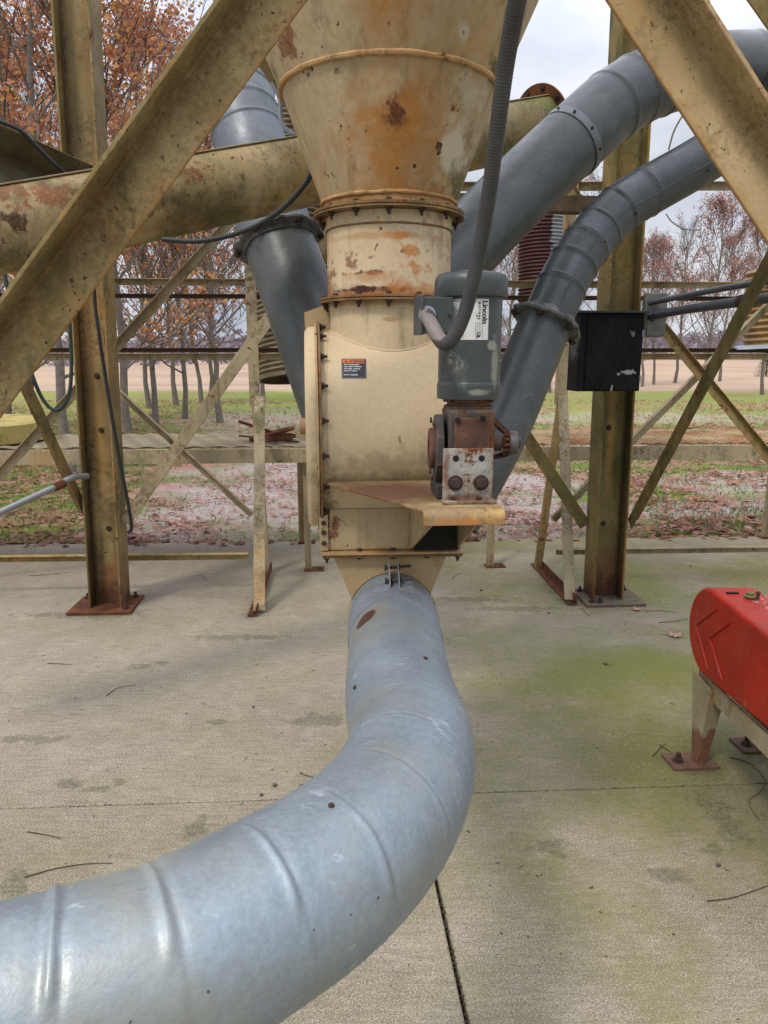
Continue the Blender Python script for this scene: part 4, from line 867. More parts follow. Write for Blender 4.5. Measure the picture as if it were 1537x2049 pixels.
# collar band with clamp tabs
dirc = (D3[1]-D3[0]).normalized(); cw = D3[1]+dirc*.015
band = MB().rings([(D3[0]+dirc*.005, dirc, .1215), (D3[0]+dirc*.09, dirc, .1225), (D3[0]+dirc*.10, dirc, .1255), (D3[0]+dirc*.11, dirc, .1225), (cw, dirc, .1225), (cw, dirc, .1185)], 96, False)
duct.part('collar_band', band, galv('collar_galvanised', (.26, .29, .33), (.20, .22, .255), .45, .35), smooth=40)
for s in (-1, 1):
    b0 = D3[0]+dirc*.03+V((.001+s*.011, 0, .116))
    duct.part('clamp_tab', MB().prism([b0, b0+dirc*.11, b0+dirc*.11+V((0,0,.018)), b0+dirc*.085+V((0,0,.034)), b0+V((0,0,.050))], V((s*.0025,0,0))), M['galv'], .0005)
    duct.part('clamp_tab', MB().box(D3[0]+dirc*.09+V((s*.032, 0, .1175)), (.042, .12, .003), Matrix.Rotation(R_(s*15), 3, 'Y')), M['galv'], .0005)
blk = plain('dark_bolt', (.06, .045, .04), .6, .3)
for k, (o_, zz) in enumerate(((.035, .152), (.105, .137))):
    b0 = D3[0]+dirc*o_+V((-.018, 0, zz-.006))
    duct.part('clamp_bolt', MB().cyl(b0, b0+V((.068, 0, .006)), .0042, 10).cyl(b0-V((.006,0,0)), b0+V((.001,0,0)), .0085, 6).cyl(b0+V((.031,0,.002)), b0+V((.038,0,.003)), .0085, 6), blk)
for (x, y, Y) in ((663,1614,1.0), (851,1319,1.39), (711,1376,1.32)):
    p = px(x, y, Y)
    # drop the screw on the duct surface along the view ray
    d = ray(x, y); best = None
    for i in range(400):
        t = .5+i*.004; q = V((0,0,H))+d*t
        dd = min(((q-(a+(b-a)*max(0, min(1, (q-a).dot(b-a)/(b-a).length_squared)))).length, i2) for i2, (a, b) in enumerate(zip(D3[:-1], D3[1:])))
        if dd[0] < .1195:
            a, b = D3[dd[1]], D3[dd[1]+1]; c = a+(b-a)*max(0, min(1, (q-a).dot(b-a)/(b-a).length_squared)); nn = (q-c).normalized(); best = (c+nn*.1185, nn); break
    if best: duct.inst('screw', B_HD, orient(best[0], best[1]) @ Matrix.Scale(.62, 4))

# ================================================================== motor
MC = V((.1985, 1.722, 0)); g1, g2 = (.046, .055, .056), (.034, .042, .042)
def motor_mat():
    n = NB('motor_grey'); col = n.mix(n.mr(n.noise(14, 6, .65), .35, .68), g1, g2)
    col = n.mix(n.ma('MULTIPLY', n.spot(cS(910,735,1.65), (.035,.05,.04), nz=.9, nsc=30, soft=.5), n.mr(n.noise(60, 5, .8), .45, .6)), col, (.24, .25, .20))
    col = n.mix(n.spot(cS(990,735,1.67), (.010,.06,.06), nz=.5, nsc=30, soft=.6), col, (.20, .21, .155))
    col = n.mix(n.spot(cS(957,785,1.65), (.028,.06,.008), nz=.4, nsc=40, soft=.4), col, (.20, .21, .16))
    col = n.mix(n.ma('MULTIPLY', n.spot(cS(985,690,1.66), (.012,.06,.012), nz=.9, nsc=40, soft=.5), .7), col, (.3, .31, .25))
    col = n.mix(n.ma('MULTIPLY', n.mr(n.noise(30, 6, .75), .58, .72), .5), col, (.2, .21, .18))
    n.bump(n.noise(90, 4, .6), .2, .001); return n.fin(col, .42, 0, .5)
M['motor'] = motor_mat()
mt = T('electric_motor', 'grey vertical electric motor with a white name plate standing on the gearbox', 'motor', MC+V((0,0,1.50)))
mt.part('body', MB().lathe([(.055,1.500),(.0735,1.503),(.0745,1.507),(.0745,1.536),(.0735,1.537),(.0735,1.539),(.0722,1.541),(.0722,1.745)], MC, ZL, 96, False), M['motor'], smooth=30)
mt.part('fan_cover', MB().lathe([(.070,1.729),(.0825,1.729),(.0835,1.731),(.0835,1.763),(.0815,1.772),(.076,1.779),(.066,1.7825),(.045,1.7835),(.038,1.785),(.036,1.788),(.0,1.788)], MC, ZL, 96, False), M['motor'], smooth=30)
for k in range(4): mt.part('through_bolt', MB().lathe([(.005,1.496),(.005,1.507)], MC+V((cos(k*1.57+.8)*.066, sin(k*1.57+.8)*.066, 0)), ZL, 6), M['bolt'])
# name plate wrapped on the body
def text2d(s, size, align='LEFT', bold=0, sp=1.0):
    c = bpy.data.curves.new('t', 'FONT'); c.body = s; c.size = size; c.align_x = align; c.offset = bold; c.space_character = sp; c.resolution_u = 3
    o = bpy.data.objects.new('t', c); COL.objects.link(o); dg = bpy.context.evaluated_depsgraph_get(); me = bpy.data.meshes.new_from_object(o.evaluated_get(dg))
    vs = [(v.co.x, v.co.y) for v in me.vertices]; fs = [tuple(p.vertices) for p in me.polygons]
    bpy.data.objects.remove(o); bpy.data.curves.remove(c); bpy.data.meshes.remove(me); return vs, fs
RM = .0722
def on_motor(a0, zc):                       # (u right, v up) on the motor skin
    def f(u, v, e): a = a0+u/RM; return MC+V((cos(a)*(RM+e), sin(a)*(RM+e), zc+v))
    return f
def panel(mb, f, u0, u1, v0, v1, e, nu=12, nv=2):
    vs = [f(u0+(u1-u0)*i/nu, v0+(v1-v0)*j/nv, e) for j in range(nv+1) for i in range(nu+1)]
    fs = [(j*(nu+1)+i, j*(nu+1)+i+1, (j+1)*(nu+1)+i+1, (j+1)*(nu+1)+i) for j in range(nv) for i in range(nu)]
    return mb.add(vs, fs)
def put_text(mb, f, s, size, u, v, e, rot=0, **k):
    vs, fs = text2d(s, size, **k); c, s_ = cos(rot), sin(rot)
    mb.add([f(u+x*c-y*s_, v+x*s_+y*c, e) for x, y in vs], fs)
WH = plain('label_white', (.62, .62, .60), .45, 0, .15, 30, .05); BK = plain('label_black', (.02, .02, .022), .5, 0, .1)
f = on_motor(R_(-90)-.16, 1.679)
npb = MB(); panel(npb, f, -.042, .045, -.044, .044, .0006, 24)
plate = mt.part('name_plate', npb, WH, smooth=60)
tb = MB(); e = .0011; rt = -pi/2
put_text(tb, f, 'Lincoln', .0170, .0300, .040, e, rt, bold=.0006)
put_text(tb, f, 'MOTORS', .0066, .0205, .037, e, rt, bold=.0003, sp=1.6)
put_text(tb, f, 'UL', .0110, .0180, -.028, e, rt, bold=.0005)
r5 = random.Random(2)
for i in range(10):                         # small print lines, too small to read
    u = -.039+i*.0033
    put_text(tb, f, ''.join(r5.choice(['HP','RPM','HZ','PH','VOLTS','AMPS','FRAME','CODE','S.F.','TYPE','60','230','1725','56C']) + '  ' for _ in range(6)), .0028, u, .042, e, rt)
for i in range(5): put_text(tb, f, ''.join(r5.choice(['HP','RPM','HZ','DUTY','CONT','AMB']) + ' ' for _ in range(5)), .0026, .030-i*.004, -.006, e, rt)
for i in range(7): panel(tb, f, -.0405+i*.0049, -.0402+i*.0049, -.042, .043, e, 1, 1)
vs = [(0,0),(.0022,.0045),(.0008,.0040),(.0028,.014),(-.0006,.0055),(.0008,.0062)]
tb.add([f(.0165+x, .012-y*1.0, e) for x, y in vs], [(0,1,2),(2,3,4),(4,5,0),(0,2,4)])
mt.part('lettering', tb, BK, smooth=None, parent=plate)
plate_i = plate
# junction box
jc = px(869, 632, 1.66); rz = Matrix.Rotation(R_(14), 3, 'Z')
jb = mt.part('junction_box', MB().box(jc, (.070, .055, .078), rz), M['motor'], .003)
mt.part('junction_lid', MB().box(jc+rz @ V((-.036, 0, 0)), (.006, .062, .084), rz), M['motor'], .002)
mt.inst('screw', B_HD, orient(jc+rz @ V((.026, -.0275, .0)), rz @ V((0,-1,0))) @ Matrix.Scale(.5, 4))
# conduit
cp_ = [px(1085,-330,1.14), px(1060,-150,1.20), px(1035,0,1.27), px(1012,130,1.33), px(994,270,1.38), px(977,400,1.43), px(958,510,1.47), px(935,610,1.50), px(912,668,1.515), px(890,688,1.53), px(872,668,1.56), px(860,640,1.60), px(855,630,1.63)]
cpts = bez(cp_, 70)
ncd = len(cpts); cut = int(ncd*.87)
grey_c = plain('conduit_grey', (.055, .052, .053), .5, 0, .35, 16, .3)
cb_ = MB(); L_ = [0]
for a, b in zip(cpts[:-1], cpts[1:]): L_.append(L_[-1]+(b-a).length)
# resample at 1.6 mm so the ribs read
def resample(pts, step):
    out = [pts[0]]; acc = 0
    for a, b in zip(pts[:-1], pts[1:]):
        l = (b-a).length; 
        while acc+l >= step:
            t = (step-acc)/l; a = a.lerp(b, t); out.append(a); l = (b-a).length; acc = 0
        acc += l
    return out
rs = resample(cpts, .0013); k_ = [0]
cb_.tube(rs, lambda t: (.0142+.0016*max(0, 1-t*2.2))+(.00045 if (int(round(t*(len(rs)-1))) % 4) < 2 else 0), 16)
con = single('flexible_conduit', cb_, grey_c, 'grey ribbed flexible conduit hanging from the top and looping into the motor', 'conduit', smooth=80)
e0, e1 = cpts[int(ncd*.80)], cpts[-1]
mt.part('conduit_fitting', MB().tube(bez([px(893,689,1.528), px(878,676,1.548), px(864,650,1.578), px(852,629,1.632)], 8), .0148, 20), plain('aluminium', (.24, .20, .185), .55, .1, .3, 30)).data
mt.part('fitting_nut', MB().lathe([(.019,0),(.019,.010)], px(855,630,1.625), V((.15,1,0)), 20), M['galv'], .001)

# gearbox
gb_ = T('gearbox', 'rusty brown gearbox under the motor with a worn bracket plate', 'gearbox', V((.19, 1.68, ZS)))
grm = paint('gear_paint', (.075, .072, .068), (.045, .042, .04), rust=.75, stain=.2, moss=0, speck=.5, edge=.9, grime=.5, sc=3)
brn = paint('brown_casting', (.115, .058, .045), (.085, .042, .033), rust=.1, stain=0, moss=0, speck=.3, edge=.8, grime=.5, sc=3, vstreak=False)
wrn = paint('worn_bracket', (.34, .35, .32), (.25, .23, .20), rust=.85, stain=.25, moss=.15, speck=1.0, edge=1, grime=.6, sc=6, drip=.6, spots=[(px(940,1000,1.6), (.08,.05,.016), (.13,.06,.035), dict(nz=.7, nsc=40, soft=.6, a=.9)), (px(990,950,1.6), (.010,.05,.07), RUST, dict(nz=.9, nsc=50, soft=.7, a=.8)), (px(893,940,1.6), (.008,.05,.07), RUST, dict(nz=.9, nsc=50, soft=.7, a=.8))])
YR = Matrix.Rotation(YAW, 3, 'Z')
gc = V((.196, 1.70, 0))
gb_.part('adapter', MB().lathe([(.052,1.474),(.058,1.478),(.058,1.486),(.050,1.489),(.050,1.494),(.060,1.496),(.060,1.502)], MC, ZL, 40), grm)
gb_.part('body', MB().box(gc+V((0,.01,1.405)), (.105, .125, .150), YR).box(gc+V((0,-.055,1.435)), (.10,.012,.09), YR), grm, .006)
fp_ = MB().box(gc+V((.003,-.064,1.425)), (.080, .008, .078), YR); gb_.part('cover_plate', fp_, brn, .002)
hol = plain('hole_black', (.01, .008, .007), .9)
for (x, y, Y) in ((916,841,1.628), (966,838,1.628)):
    p = px(x, y, Y); gb_.part('bolt_hole', MB().lathe([(.0065,0),(.0065,.004)], p, -YL, 20), hol)
# side flange facing left with its bore
sf = V((.118, 1.70, 1.388))
gb_.part('side_flange', MB().prism([sf+V((0, cos(a)*.066*(1 if 1 else 1), sin(a)*.084)) for a in [2*pi*k/8+pi/8 for k in range(8)]], V((.020,0,0))), grm, .004)
gb_.part('bore_ring', MB().lathe([(.023,0),(.045,0),(.048,.004),(.048,.016)], sf+V((-.013,0,.0)), V((1,0,0)), 40, False).lathe([(.022,.001),(.022,.014)], sf+V((-.013,0,0)), V((1,0,0)), 30, False), brn, .001)
gb_.part('bore', MB().lathe([(.022,0),(.022,.002)], sf+V((-.009,0,0)), V((1,0,0)), 30), hol)
for s in (-1, 1):
    for t in (-1, 1): gb_.inst('bolt', B_HD, orient(sf+V((-.0005, s*.045, t*.062)), V((-1,0,0))))
gb_.part('foot_block', MB().box(V((.135, 1.70, 1.294)), (.035, .12, .034), YR), plain('dark_foot', (.04,.035,.03), .7), .003)
# bracket: upright plate, side cheek, foot
ba = gz(889,1003,ZS+.001); br_ = .110
o0 = V((.1315, 1.604, ZS)); 
gb_.part('bracket', MB().box(o0+XL*.0565+V((0,0,.062)), (.113, .010, .122), YR).box(o0+XL*.1085+YL*.045+V((0,0,.060)), (.009, .080, .118), YR), wrn, .002)
gb_.part('bracket_foot', MB().box(o0+XL*.0575-YL*.010+V((0,0,.0045)), (.120, .030, .008), YR), wrn, .002)
for u in (.028, .086):
    gb_.part('bolt_hole', MB().lathe([(.007,0),(.007,.0015)], o0+XL*u-YL*.0045+V((0,0,.101)), -YL, 20), hol)
    gb_.inst('bolt', B_MD, orient(o0+XL*u-YL*.005+V((0,0,.046)), -YL, u*9))
    gb_.inst('bolt', B_HD, Matrix.Translation(o0+XL*(u-.005)-YL*.012+V((0,0,.0085))))
# shaft, sprocket and chain
sc_ = V((.283, 1.685, 1.402)); bc = V((.285, 2.16, ZC))
gb_.part('shaft', MB().cyl(sc_+V((-.045,0,0)), sc_+V((.034,0,0)), .012, 20).cyl(sc_+V((-.035,0,0)), sc_+V((-.010,0,0)), .019, 24), plain('shaft_rust', (.10,.05,.035), .6, .2), .001)
def sprocket(c, r, n):
    pts = []
    for k in range(n*4):
        a = 2*pi*k/(n*4); rr_ = r+(.003 if k % 4 in (0, 1) else -.003); pts.append(c+V((-.0025, cos(a)*rr_, sin(a)*rr_)))
    return MB().prism(pts, V((.005, 0, 0)))
cd = T('chain_drive', 'rusty roller chain and sprockets at the right side of the gearbox', 'chain drive', sc_)
cd.part('small_sprocket', sprocket(sc_, .024, 12), M['rust']); cd.part('large_sprocket', sprocket(bc, .078, 30), M['rust'])
cd.part('hub', MB().lathe([(.012,.004),(.026,.005),(.028,.008),(.028,.024),(.025,.027),(.0,.027)], sc_, V((1,0,0)), 36).lathe([(.006,.027),(.006,.033)], sc_+V((0,-.010,.008)), V((1,0,0)), 6), plain('hub_steel', (.12,.105,.10), .55, .4, .5, 20), .001)
loop = []
r_s, r_b = .026, .080
for k in range(13): a = R_(100+160*k/12); loop.append(sc_+V((0, cos(a)*r_s, sin(a)*r_s)))
for k in range(25): a = R_(-80+160*k/24); loop.append(bc+V((0, cos(a)*r_b, sin(a)*r_b)))
loop.append(loop[0])
lp = []
for a, b in zip(loop[:-1], loop[1:]):
    n2 = max(1, int((b-a).length/.004)); lp += [a.lerp(b, k/n2)+V((0,0,-.010*sin(pi*k/n2) if n2 > 20 else 0)) for k in range(n2)]
pins = resample(lp+[lp[0]], .0127); ch = MB()
for i in range(len(pins)-1):
    a, b = pins[i], pins[i+1]; d = (b-a).normalized(); up = V((1,0,0)).cross(d); w = .0062 if i % 2 else .0045
    ch.cyl(a+V((-.0075,0,0)), a+V((.0075,0,0)), .0022, 7); ch.cyl(a+V((-.0035,0,0)), a+V((.0035,0,0)), .0042, 8)
    for s in (-1, 1):
        pts = [a-d*.003+up*.002, a-d*.001+up*.0052, a+d*.0035+up*.004, (a+b)/2+up*.0036, b-d*.0035+up*.004, b+d*.001+up*.0052, b+d*.003+up*.002, b+d*.003-up*.002, b+d*.001-up*.0052, b-d*.0035-up*.004, (a+b)/2-up*.0036, a+d*.0035-up*.004, a-d*.001-up*.0052, a-d*.003-up*.002]
        ch.prism([p+V((s*w,0,0)) for p in pts], V((s*.0014,0,0)))
cd.part('chain', ch, rusty('chain_rust', (.055, .028, .02), .9), smooth=30)

# warning label on the airlock
pl_ = px(708, 735, 1.90); lx = (pl_-A).dot(XL)+.001; zz = 1.569; ph = math.asin((zz-ZC)/RC)
def on_house(u, v, e): a = ph+v/RC; return m(lx+u, -(RC+e)*cos(a), ZC+(RC+e)*sin(a))
lb = MB(); panel(lb, on_house, -.0325, .0325, -.0325, .0325, .0006, 2, 10); lab = al.part('warning_label', lb, plain('label_edge', (.11,.115,.12), .6, 0, .5, 40), smooth=60)
lb = MB(); panel(lb, on_house, -.0285, .0285, -.0285, .0155, .0009, 2, 10); al.part('text_panel', lb, plain('label_dark', (.028,.026,.038), .5), parent=lab, smooth=60)
lb = MB(); panel(lb, on_house, -.0285, .0285, .0165, .0285, .0009, 2, 4); al.part('orange_band', lb, plain('label_orange', (.72,.16,.03), .5, 0, .15), parent=lab, smooth=60)
lb = MB(); f = on_house
put_text(lb, f, 'WARNING', .0092, -.0125, .0192, .0013, bold=.0004, sp=1.02)
tri = [(-.0255,.0185),(-.0150,.0185),(-.02025,.0275)]; lb.add([f(x, y, .0013) for x, y in tri], [(0,1,2)])
al.part('orange_lettering', lb, BK, parent=lab, smooth=None)
lb = MB(); lb.add([f(x, y, .0017) for x, y in ((-.0207,.0212),(-.0198,.0212),(-.0195,.0250),(-.0210,.0250))], [(0,1,2,3)]); lb.add([f(x, y, .0017) for x, y in ((-.0207,.0195),(-.0198,.0195),(-.0198,.0204),(-.0207,.0204))], [(0,1,2,3)])
al.part('exclamation_mark', lb, plain('mark_orange', (.72,.16,.03), .5, 0, .1), parent=lab, smooth=None)
lb = MB()
for i, s in enumerate(['This equipment', 'may start without', 'warning, causing', 'serious injury.', '', 'STAY CLEAR.']): 
    if s: put_text(lb, f, s, .0064, -.0265, .0090-i*.0066, .0013, bold=.00016)
al.part('white_lettering', lb, WH, parent=lab, smooth=None)

# ================================================================== auger tube
a0 = px(0, 458, 2.70); a1 = px(1000, 266, 4.05)
d_ = (a1-a0); P0 = a0-d_*.5; P1 = a0+d_*1.13; RA = .148
au = T('auger_tube', 'long mossy tan auger tube with a flat lid slanting up behind the hopper', 'auger', P0)
w = (P1-P0).normalized(); upv = (ZL-w*ZL.dot(w)).normalized(); sd_ = w.cross(upv)
ap = []
for k in range(41):
    a = R_(180-55)+R_(290)*k/40; ap.append(P0+sd_*(RA*cos(a))*1.0+upv*(RA*sin(a)))
M['auger'] = paint('auger_paint', (.42, .32, .18), (.33, .25, .12), rust=.28, stain=.4, moss=.55, speck=.9, edge=0, grime=.7, sc=1.1, vstreak=False, spots=[
    (px(100,380,2.6), (.55,.3,.045), (.22,.085,.04), dict(nz=1.1, nsc=26, soft=.5, a=.9)), (px(160,385,2.65), (.08,.3,.05), RUSTD, dict(nz=.9, nsc=16, soft=.4, a=.8)),
    (px(25,440,2.6), (.05,.3,.035), RUSTD, dict(nz=1.2, nsc=24, soft=.4, a=.9)), (px(385,350,3.0), (.07,.3,.035), RUST, dict(nz=1.4, nsc=40, soft=.4, a=.8)),
    (px(1090,215,4.2), (.6,.6,.10), (.16,.17,.05), dict(nz=.5, nsc=7, soft=.7, a=.8)), (px(480,455,3.0), (.45,.4,.05), (.30,.15,.06), dict(nz=.6, nsc=8, soft=.7, a=.7)), (px(420,420,3.0), (.7,.5,.11), (.075,.068,.03), dict(nz=.9, nsc=12, soft=.8, a=.75)), (px(60,520,2.65), (.7,.5,.06), (.075,.065,.03), dict(nz=.8, nsc=12, soft=.8, a=.7)), (px(950,300,4.0), (.4,.5,.10), (.085,.08,.03), dict(nz=.8, nsc=10, soft=.8, a=.6))])
au.part('tube', MB().prism(ap, P1-P0), M['auger'], smooth=30)
hh = RA*sin(R_(125))
au.part('lid', MB().prism([P0+sd_*x+upv*y for x, y in ((-.094,hh+.001),(.094,hh+.001),(.094,hh+.006),(-.094,hh+.006))], P1-P0), plain('lid_paint', (.42,.34,.22), .6, 0, .35, 9), .001)
for t in (.46, .9):
    pass
au.part('end_flange', MB().lathe([(.12,0),(.195,0),(.195,.012),(.12,.012),(.12,0)], P1-w*.02, w, 64, False), M['rust'], .002)
for k in range(10):
    a = 2*pi*k/10; au.inst('bolt', B_MD, orient(P1-w*.021+(sd_*cos(a)+upv*sin(a))*.172, -w))

# ================================================================== grey ducts behind
MG = galv('duct_grey_paint', (.110, .118, .119), (.070, .077, .079), .34, .15, streak=.15)
MG2 = galv('duct_dark_galvanised', (.090, .099, .104), (.055, .062, .066), .36, .2, streak=.35)
# A: large duct on the right
pa = [(780,650,2.95),(1017,405,3.25),(1172,258,3.42),(1222,214,3.48),(1268,184,3.53),(1318,160,3.58),(1370,146,3.62),(1425,140,3.65),(1500,138,3.68),(1600,150,3.7),(1900,190,3.8)]
PA = [px(*q) for q in pa]
dA = T('grey_duct', 'thick dark grey duct rising to a ribbed elbow at the upper right', 'duct', PA[0])
t1 = MB(); gored(t1, PA, .150, [0,0,0,1,1,1,1,1,1,1.4,0], 64, .005, .016); dA.part('pipe', t1, MG, smooth=50)
n_ = (PA[2]-PA[1]).normalized(); c_ = PA[1].lerp(PA[2], .80)
dA.part('joint_band', MB().rings([(c_-n_*.02, n_, .151), (c_-n_*.018, n_, .154), (c_+n_*.018, n_, .154), (c_+n_*.02, n_, .151)], 64, False), galv('band_grey', (.165,.178,.18), (.13,.14,.145), .38, .3))

# C: slim duct on the right
pc = [(905,1040,2.75),(1000,868,2.85),(1092,645,3.02)]
pc2 = [(1092,645,3.02),(1123,575,3.06),(1148,528,3.10),(1172,492,3.13),(1200,458,3.17),(1238,420,3.20),(1290,386,3.23),(1380,335,3.28),(1470,280,3.34),(1560,225,3.4),(1700,140,3.5)]
dC = T('grey_duct', 'slim dark galvanised duct with a ribbed elbow passing in front of the right tower leg', 'duct', px(*pc[0]))
t1 = MB(); gored(t1, [px(*q) for q in pc], .108, [0]*3, 56); dC.part('lower_pipe', t1, MG2, smooth=50)
t1 = MB(); PC = [px(*q) for q in pc2]; gored(t1, PC, .101, [0,1,1,1,1,1,.7,0,0,0,0], 56, .005, .012); dC.part('upper_pipe', t1, MG2, smooth=50)
def skin(c, n, r, ang):
    n = n.normalized(); v = (V((0,0,H))-c).normalized(); v = (v-n*v.dot(n)).normalized(); return c+(Matrix.Rotation(ang, 3, n) @ v)*r
sp2 = bez(PC, 8); dC.part('lock_seam', MB().tube([skin(sp2[i], sp2[i+1]-sp2[i], .1015, .25) for i in range(len(sp2)-1)], .0028, 6), MG2, smooth=60)
n_ = (PC[1]-PC[0]).normalized()
jm = plain('clamp_dark', (.20, .20, .195), .6, .2, .75, 18, .6)
def clamp(th, c, n, r, seed, tilt=V((0,0,0))):
    n = (n+tilt).normalized(); mb = MB(); r3 = random.Random(seed)
    u = n.orthogonal().normalized(); w = n.cross(u); vs = []; seg = 72; prof = [(r-.004,-.034),(r+.004,-.034),(r+.006,-.010),(r+.038,-.009),(r+.042,.0),(r+.036,.003),(r+.034,.009),(r+.008,.012),(r+.006,.034),(r-.004,.034)]
    for rr_, z in prof:
        for k in range(seg):
            a = 2*pi*k/seg; j = 1+(.06*mnoise.noise(V((cos(a)*3, sin(a)*3, seed)))+.07*mnoise.noise(V((cos(a)*8, sin(a)*8, seed))))*(rr_ > r+.02)
            vs.append(c+n*(z+.012*mnoise.noise(V((cos(a)*2.5, sin(a)*2.5, seed+4))))+(u*cos(a)+w*sin(a))*rr_*j)
    fs = [(i*seg+k, i*seg+(k+1) % seg, (i+1)*seg+(k+1) % seg, (i+1)*seg+k) for i in range(len(prof)-1) for k in range(seg)]
    mb.add(vs, fs); th.part('clamp_ring', mb, jm, smooth=28)
    for k in range(6):
        a = 2*pi*k/6+.4; th.inst('bolt', B_MD, orient(c+(u*cos(a)+w*sin(a))*(r+.030)-n*.02, -n))
clamp(dC, PC[0], n_, .104, 3)
jbx = px(780, 900, 3.12); dA.part('gathering_box', MB().box(jbx, (.46, .46, .42)).box(jbx-V((0,0,.30)), (.22,.22,.22)), MG, .006)
nA = (PA[2]-PA[1]).normalized()
for a in (-1.1, -.55, .1, .7):
    q_ = skin(c_, nA, .154, a); dA.inst('screw', B_HD, orient(q_, q_-c_) @ Matrix.Scale(.9, 4))
for i2 in (3, 5, 7):
    q_ = skin(PC[i2], PC[i2+1]-PC[i2], .102, .5); dC.inst('screw', B_HD, orient(q_, q_-PC[i2]) @ Matrix.Scale(.8, 4))
# B: duct left of the hopper
pb = [(745,1010,3.4),(680,830,3.55),(603,610,3.74),(558,484,3.85)]
dB = T('grey_duct', 'leaning dark grey duct left of the neck with a ragged clamp below the auger', 'duct', px(*pb[0]))
t1 = MB(); gored(t1, [px(*q) for q in pb], .180, [0]*4, 56); dB.part('lower_pipe', t1, MG, smooth=50)
pb2 = [(558,484,3.85),(515,340,4.0),(496,270,4.08),(486,232,4.12),(478,196,4.18),(474,160,4.24),(474,124,4.32),(482,84,4.42),(505,30,4.6),(560,-90,5.0)]
t1 = MB(); PB = [px(*q) for q in pb2]; gored(t1, PB, .186, [0,0,1,1,1,1,1,1,0,0], 56, .005, .012); dB.part('upper_pipe', t1, galv('duct_light', (.15,.165,.185), (.105,.118,.132), .44, .25), smooth=50)
n_ = (PB[1]-PB[0]).normalized(); clamp(dB, PB[0]-n_*.0, n_, .184, 8, V((-.0,-.0,.0)))
# manifold hidden behind the airlock that gathers the three ducts
# corrugated spouts
def corr_mat(name, c1, c2=None, mask=None):
    n = NB(name); col = n.mix(n.mr(n.noise(6, 6, .7), .35, .65), c1, tuple(c*.55 for c in c1))
    if c2:
        f = n.ma('ADD', n.mr(n.sepz(None, 0), mask[0]-.03, mask[0]+.03), n.ma('MULTIPLY', n.ma('SUBTRACT', n.noise(5, 5, .6, n.map((1,1,6))), .5), 3)); col = n.mix(n.mr(f, .4, .6), col, n.mix(n.mr(n.noise(9, 5), .4, .6), c2, tuple(c*.75 for c in c2)))
    return n.fin(col, .6, .1)
def spout(p_top, p_bot, r, pitch, label, mat, lip=False):
    n = (p_top-p_bot); L0 = n.length; n.normalize(); t = T('corrugated_spout', label, 'spout', p_bot, 'corrugated spouts behind the walkway')
    k = int(L0/pitch*6); pr = []
    for i in range(k+1): pr.append((r+pitch*.22*cos(i*2*pi/6), i*L0/k))
    t.part('tube', MB().lathe(pr, p_bot, n, 48, False), mat, smooth=60)
    t.part('end_ring', MB().lathe([(r-.02,-.02),(r+(.09 if lip else .02),-.02),(r+(.05 if lip else .02),.01),(r-.02,.01)], p_bot, n, 48, False), mat if not lip else M['galv'])
    return t
spout(px(560,250,7.0), px(610,752,6.7), .42, .042, 'dark brown corrugated spout hanging behind the leaning grey duct', corr_mat('corr_brown', (.20,.155,.09), (.12,.085,.05), (-.8,)))
spout(px(1086,250,6.6), px(1082,628,6.6), .195, .030, 'half red half silver corrugated spout between the two grey ducts on the right', corr_mat('corr_red', (.075,.022,.02), (.24,.26,.28), (px(1093,500,6.6).x,)))
spout(px(1588,535,6.4), px(1580,688,6.4), .36, .05, 'ochre corrugated spout with a lipped rim at the right edge', corr_mat('corr_ochre', (.36,.22,.09)), True)
spout(px(445,-100,6.9), px(475,555,6.9), .02, .03, 'x', corr_mat('corr_o2', (.4,.25,.12))) if False else None

# ================================================================== black box, junction box, conduits
bx = T('control_box', 'black painted steel box with a visor lid on the right tower leg', 'control box', px(1205,790,4.4))
nb = NB('black_paint'); cb2 = nb.mix(nb.mr(nb.noise(6, 6, .7, nb.map((1,1,.4))), .42, .68), (.005,.005,.006), (.022,.021,.023)); cb2 = nb.mix(nb.spot(px(1252,746,4.35), (.045,.1,.014), nz=1.2, nsc=40, soft=.3), cb2, (.38,.38,.40))
cb2 = nb.mix(nb.spot(px(1222,775,4.35), (.008,.1,.022), nz=1.0, nsc=40, soft=.3), cb2, (.40,.40,.42)); cb2 = nb.mix(nb.ma('MULTIPLY', nb.spot(px(1265,668,4.35), (.015,.1,.02), nz=1.0, nsc=40, soft=.3), .6), cb2, (.3,.3,.32))
cb2 = nb.mix(nb.ma('MULTIPLY', nb.spot(px(1150,690,4.4), (.02,.1,.12), nz=.8, nsc=15, soft=.6), .5), cb2, (.20,.21,.18)); nb.bump(nb.noise(30,4), .2); M['black'] = nb.fin(cb2, .6, 0, .15)
b0 = px(1210, 706, 4.42); rot = Matrix.Rotation(R_(6), 3, 'Z')
bx.part('cabinet', MB().box(b0, (.385, .17, .445), rot), M['black'], .004)
bx.part('door', MB().box(b0+rot @ V((.018,-.0895,-.004)), (.335,.006,.415), rot), M['black'], .002)
bx.part('visor', MB().box(b0+rot @ V((.0,-.015,.230)), (.415,.215,.012), rot), plain('visor_dark', (.045,.05,.045), .6, 0, .5), .002)
bx.part('hinge', MB().cyl(b0+rot @ V((.187,-.092,.13)), b0+rot @ V((.187,-.092,.09)), .006, 8), M['galv'])
bx.part('hinge', MB().cyl(b0+rot @ V((.187,-.092,-.13)), b0+rot @ V((.187,-.092,-.17)), .006, 8), M['galv'])
jb2 = px(1307, 631, 4.50)
jx = T('junction_box', 'grey green conduit junction box on the right side of the right tower leg', 'junction box', jb2-V((0,0,.13)))
jm_ = plain('box_grey', (.23,.24,.20), .6, .1, .55, 9, .5)
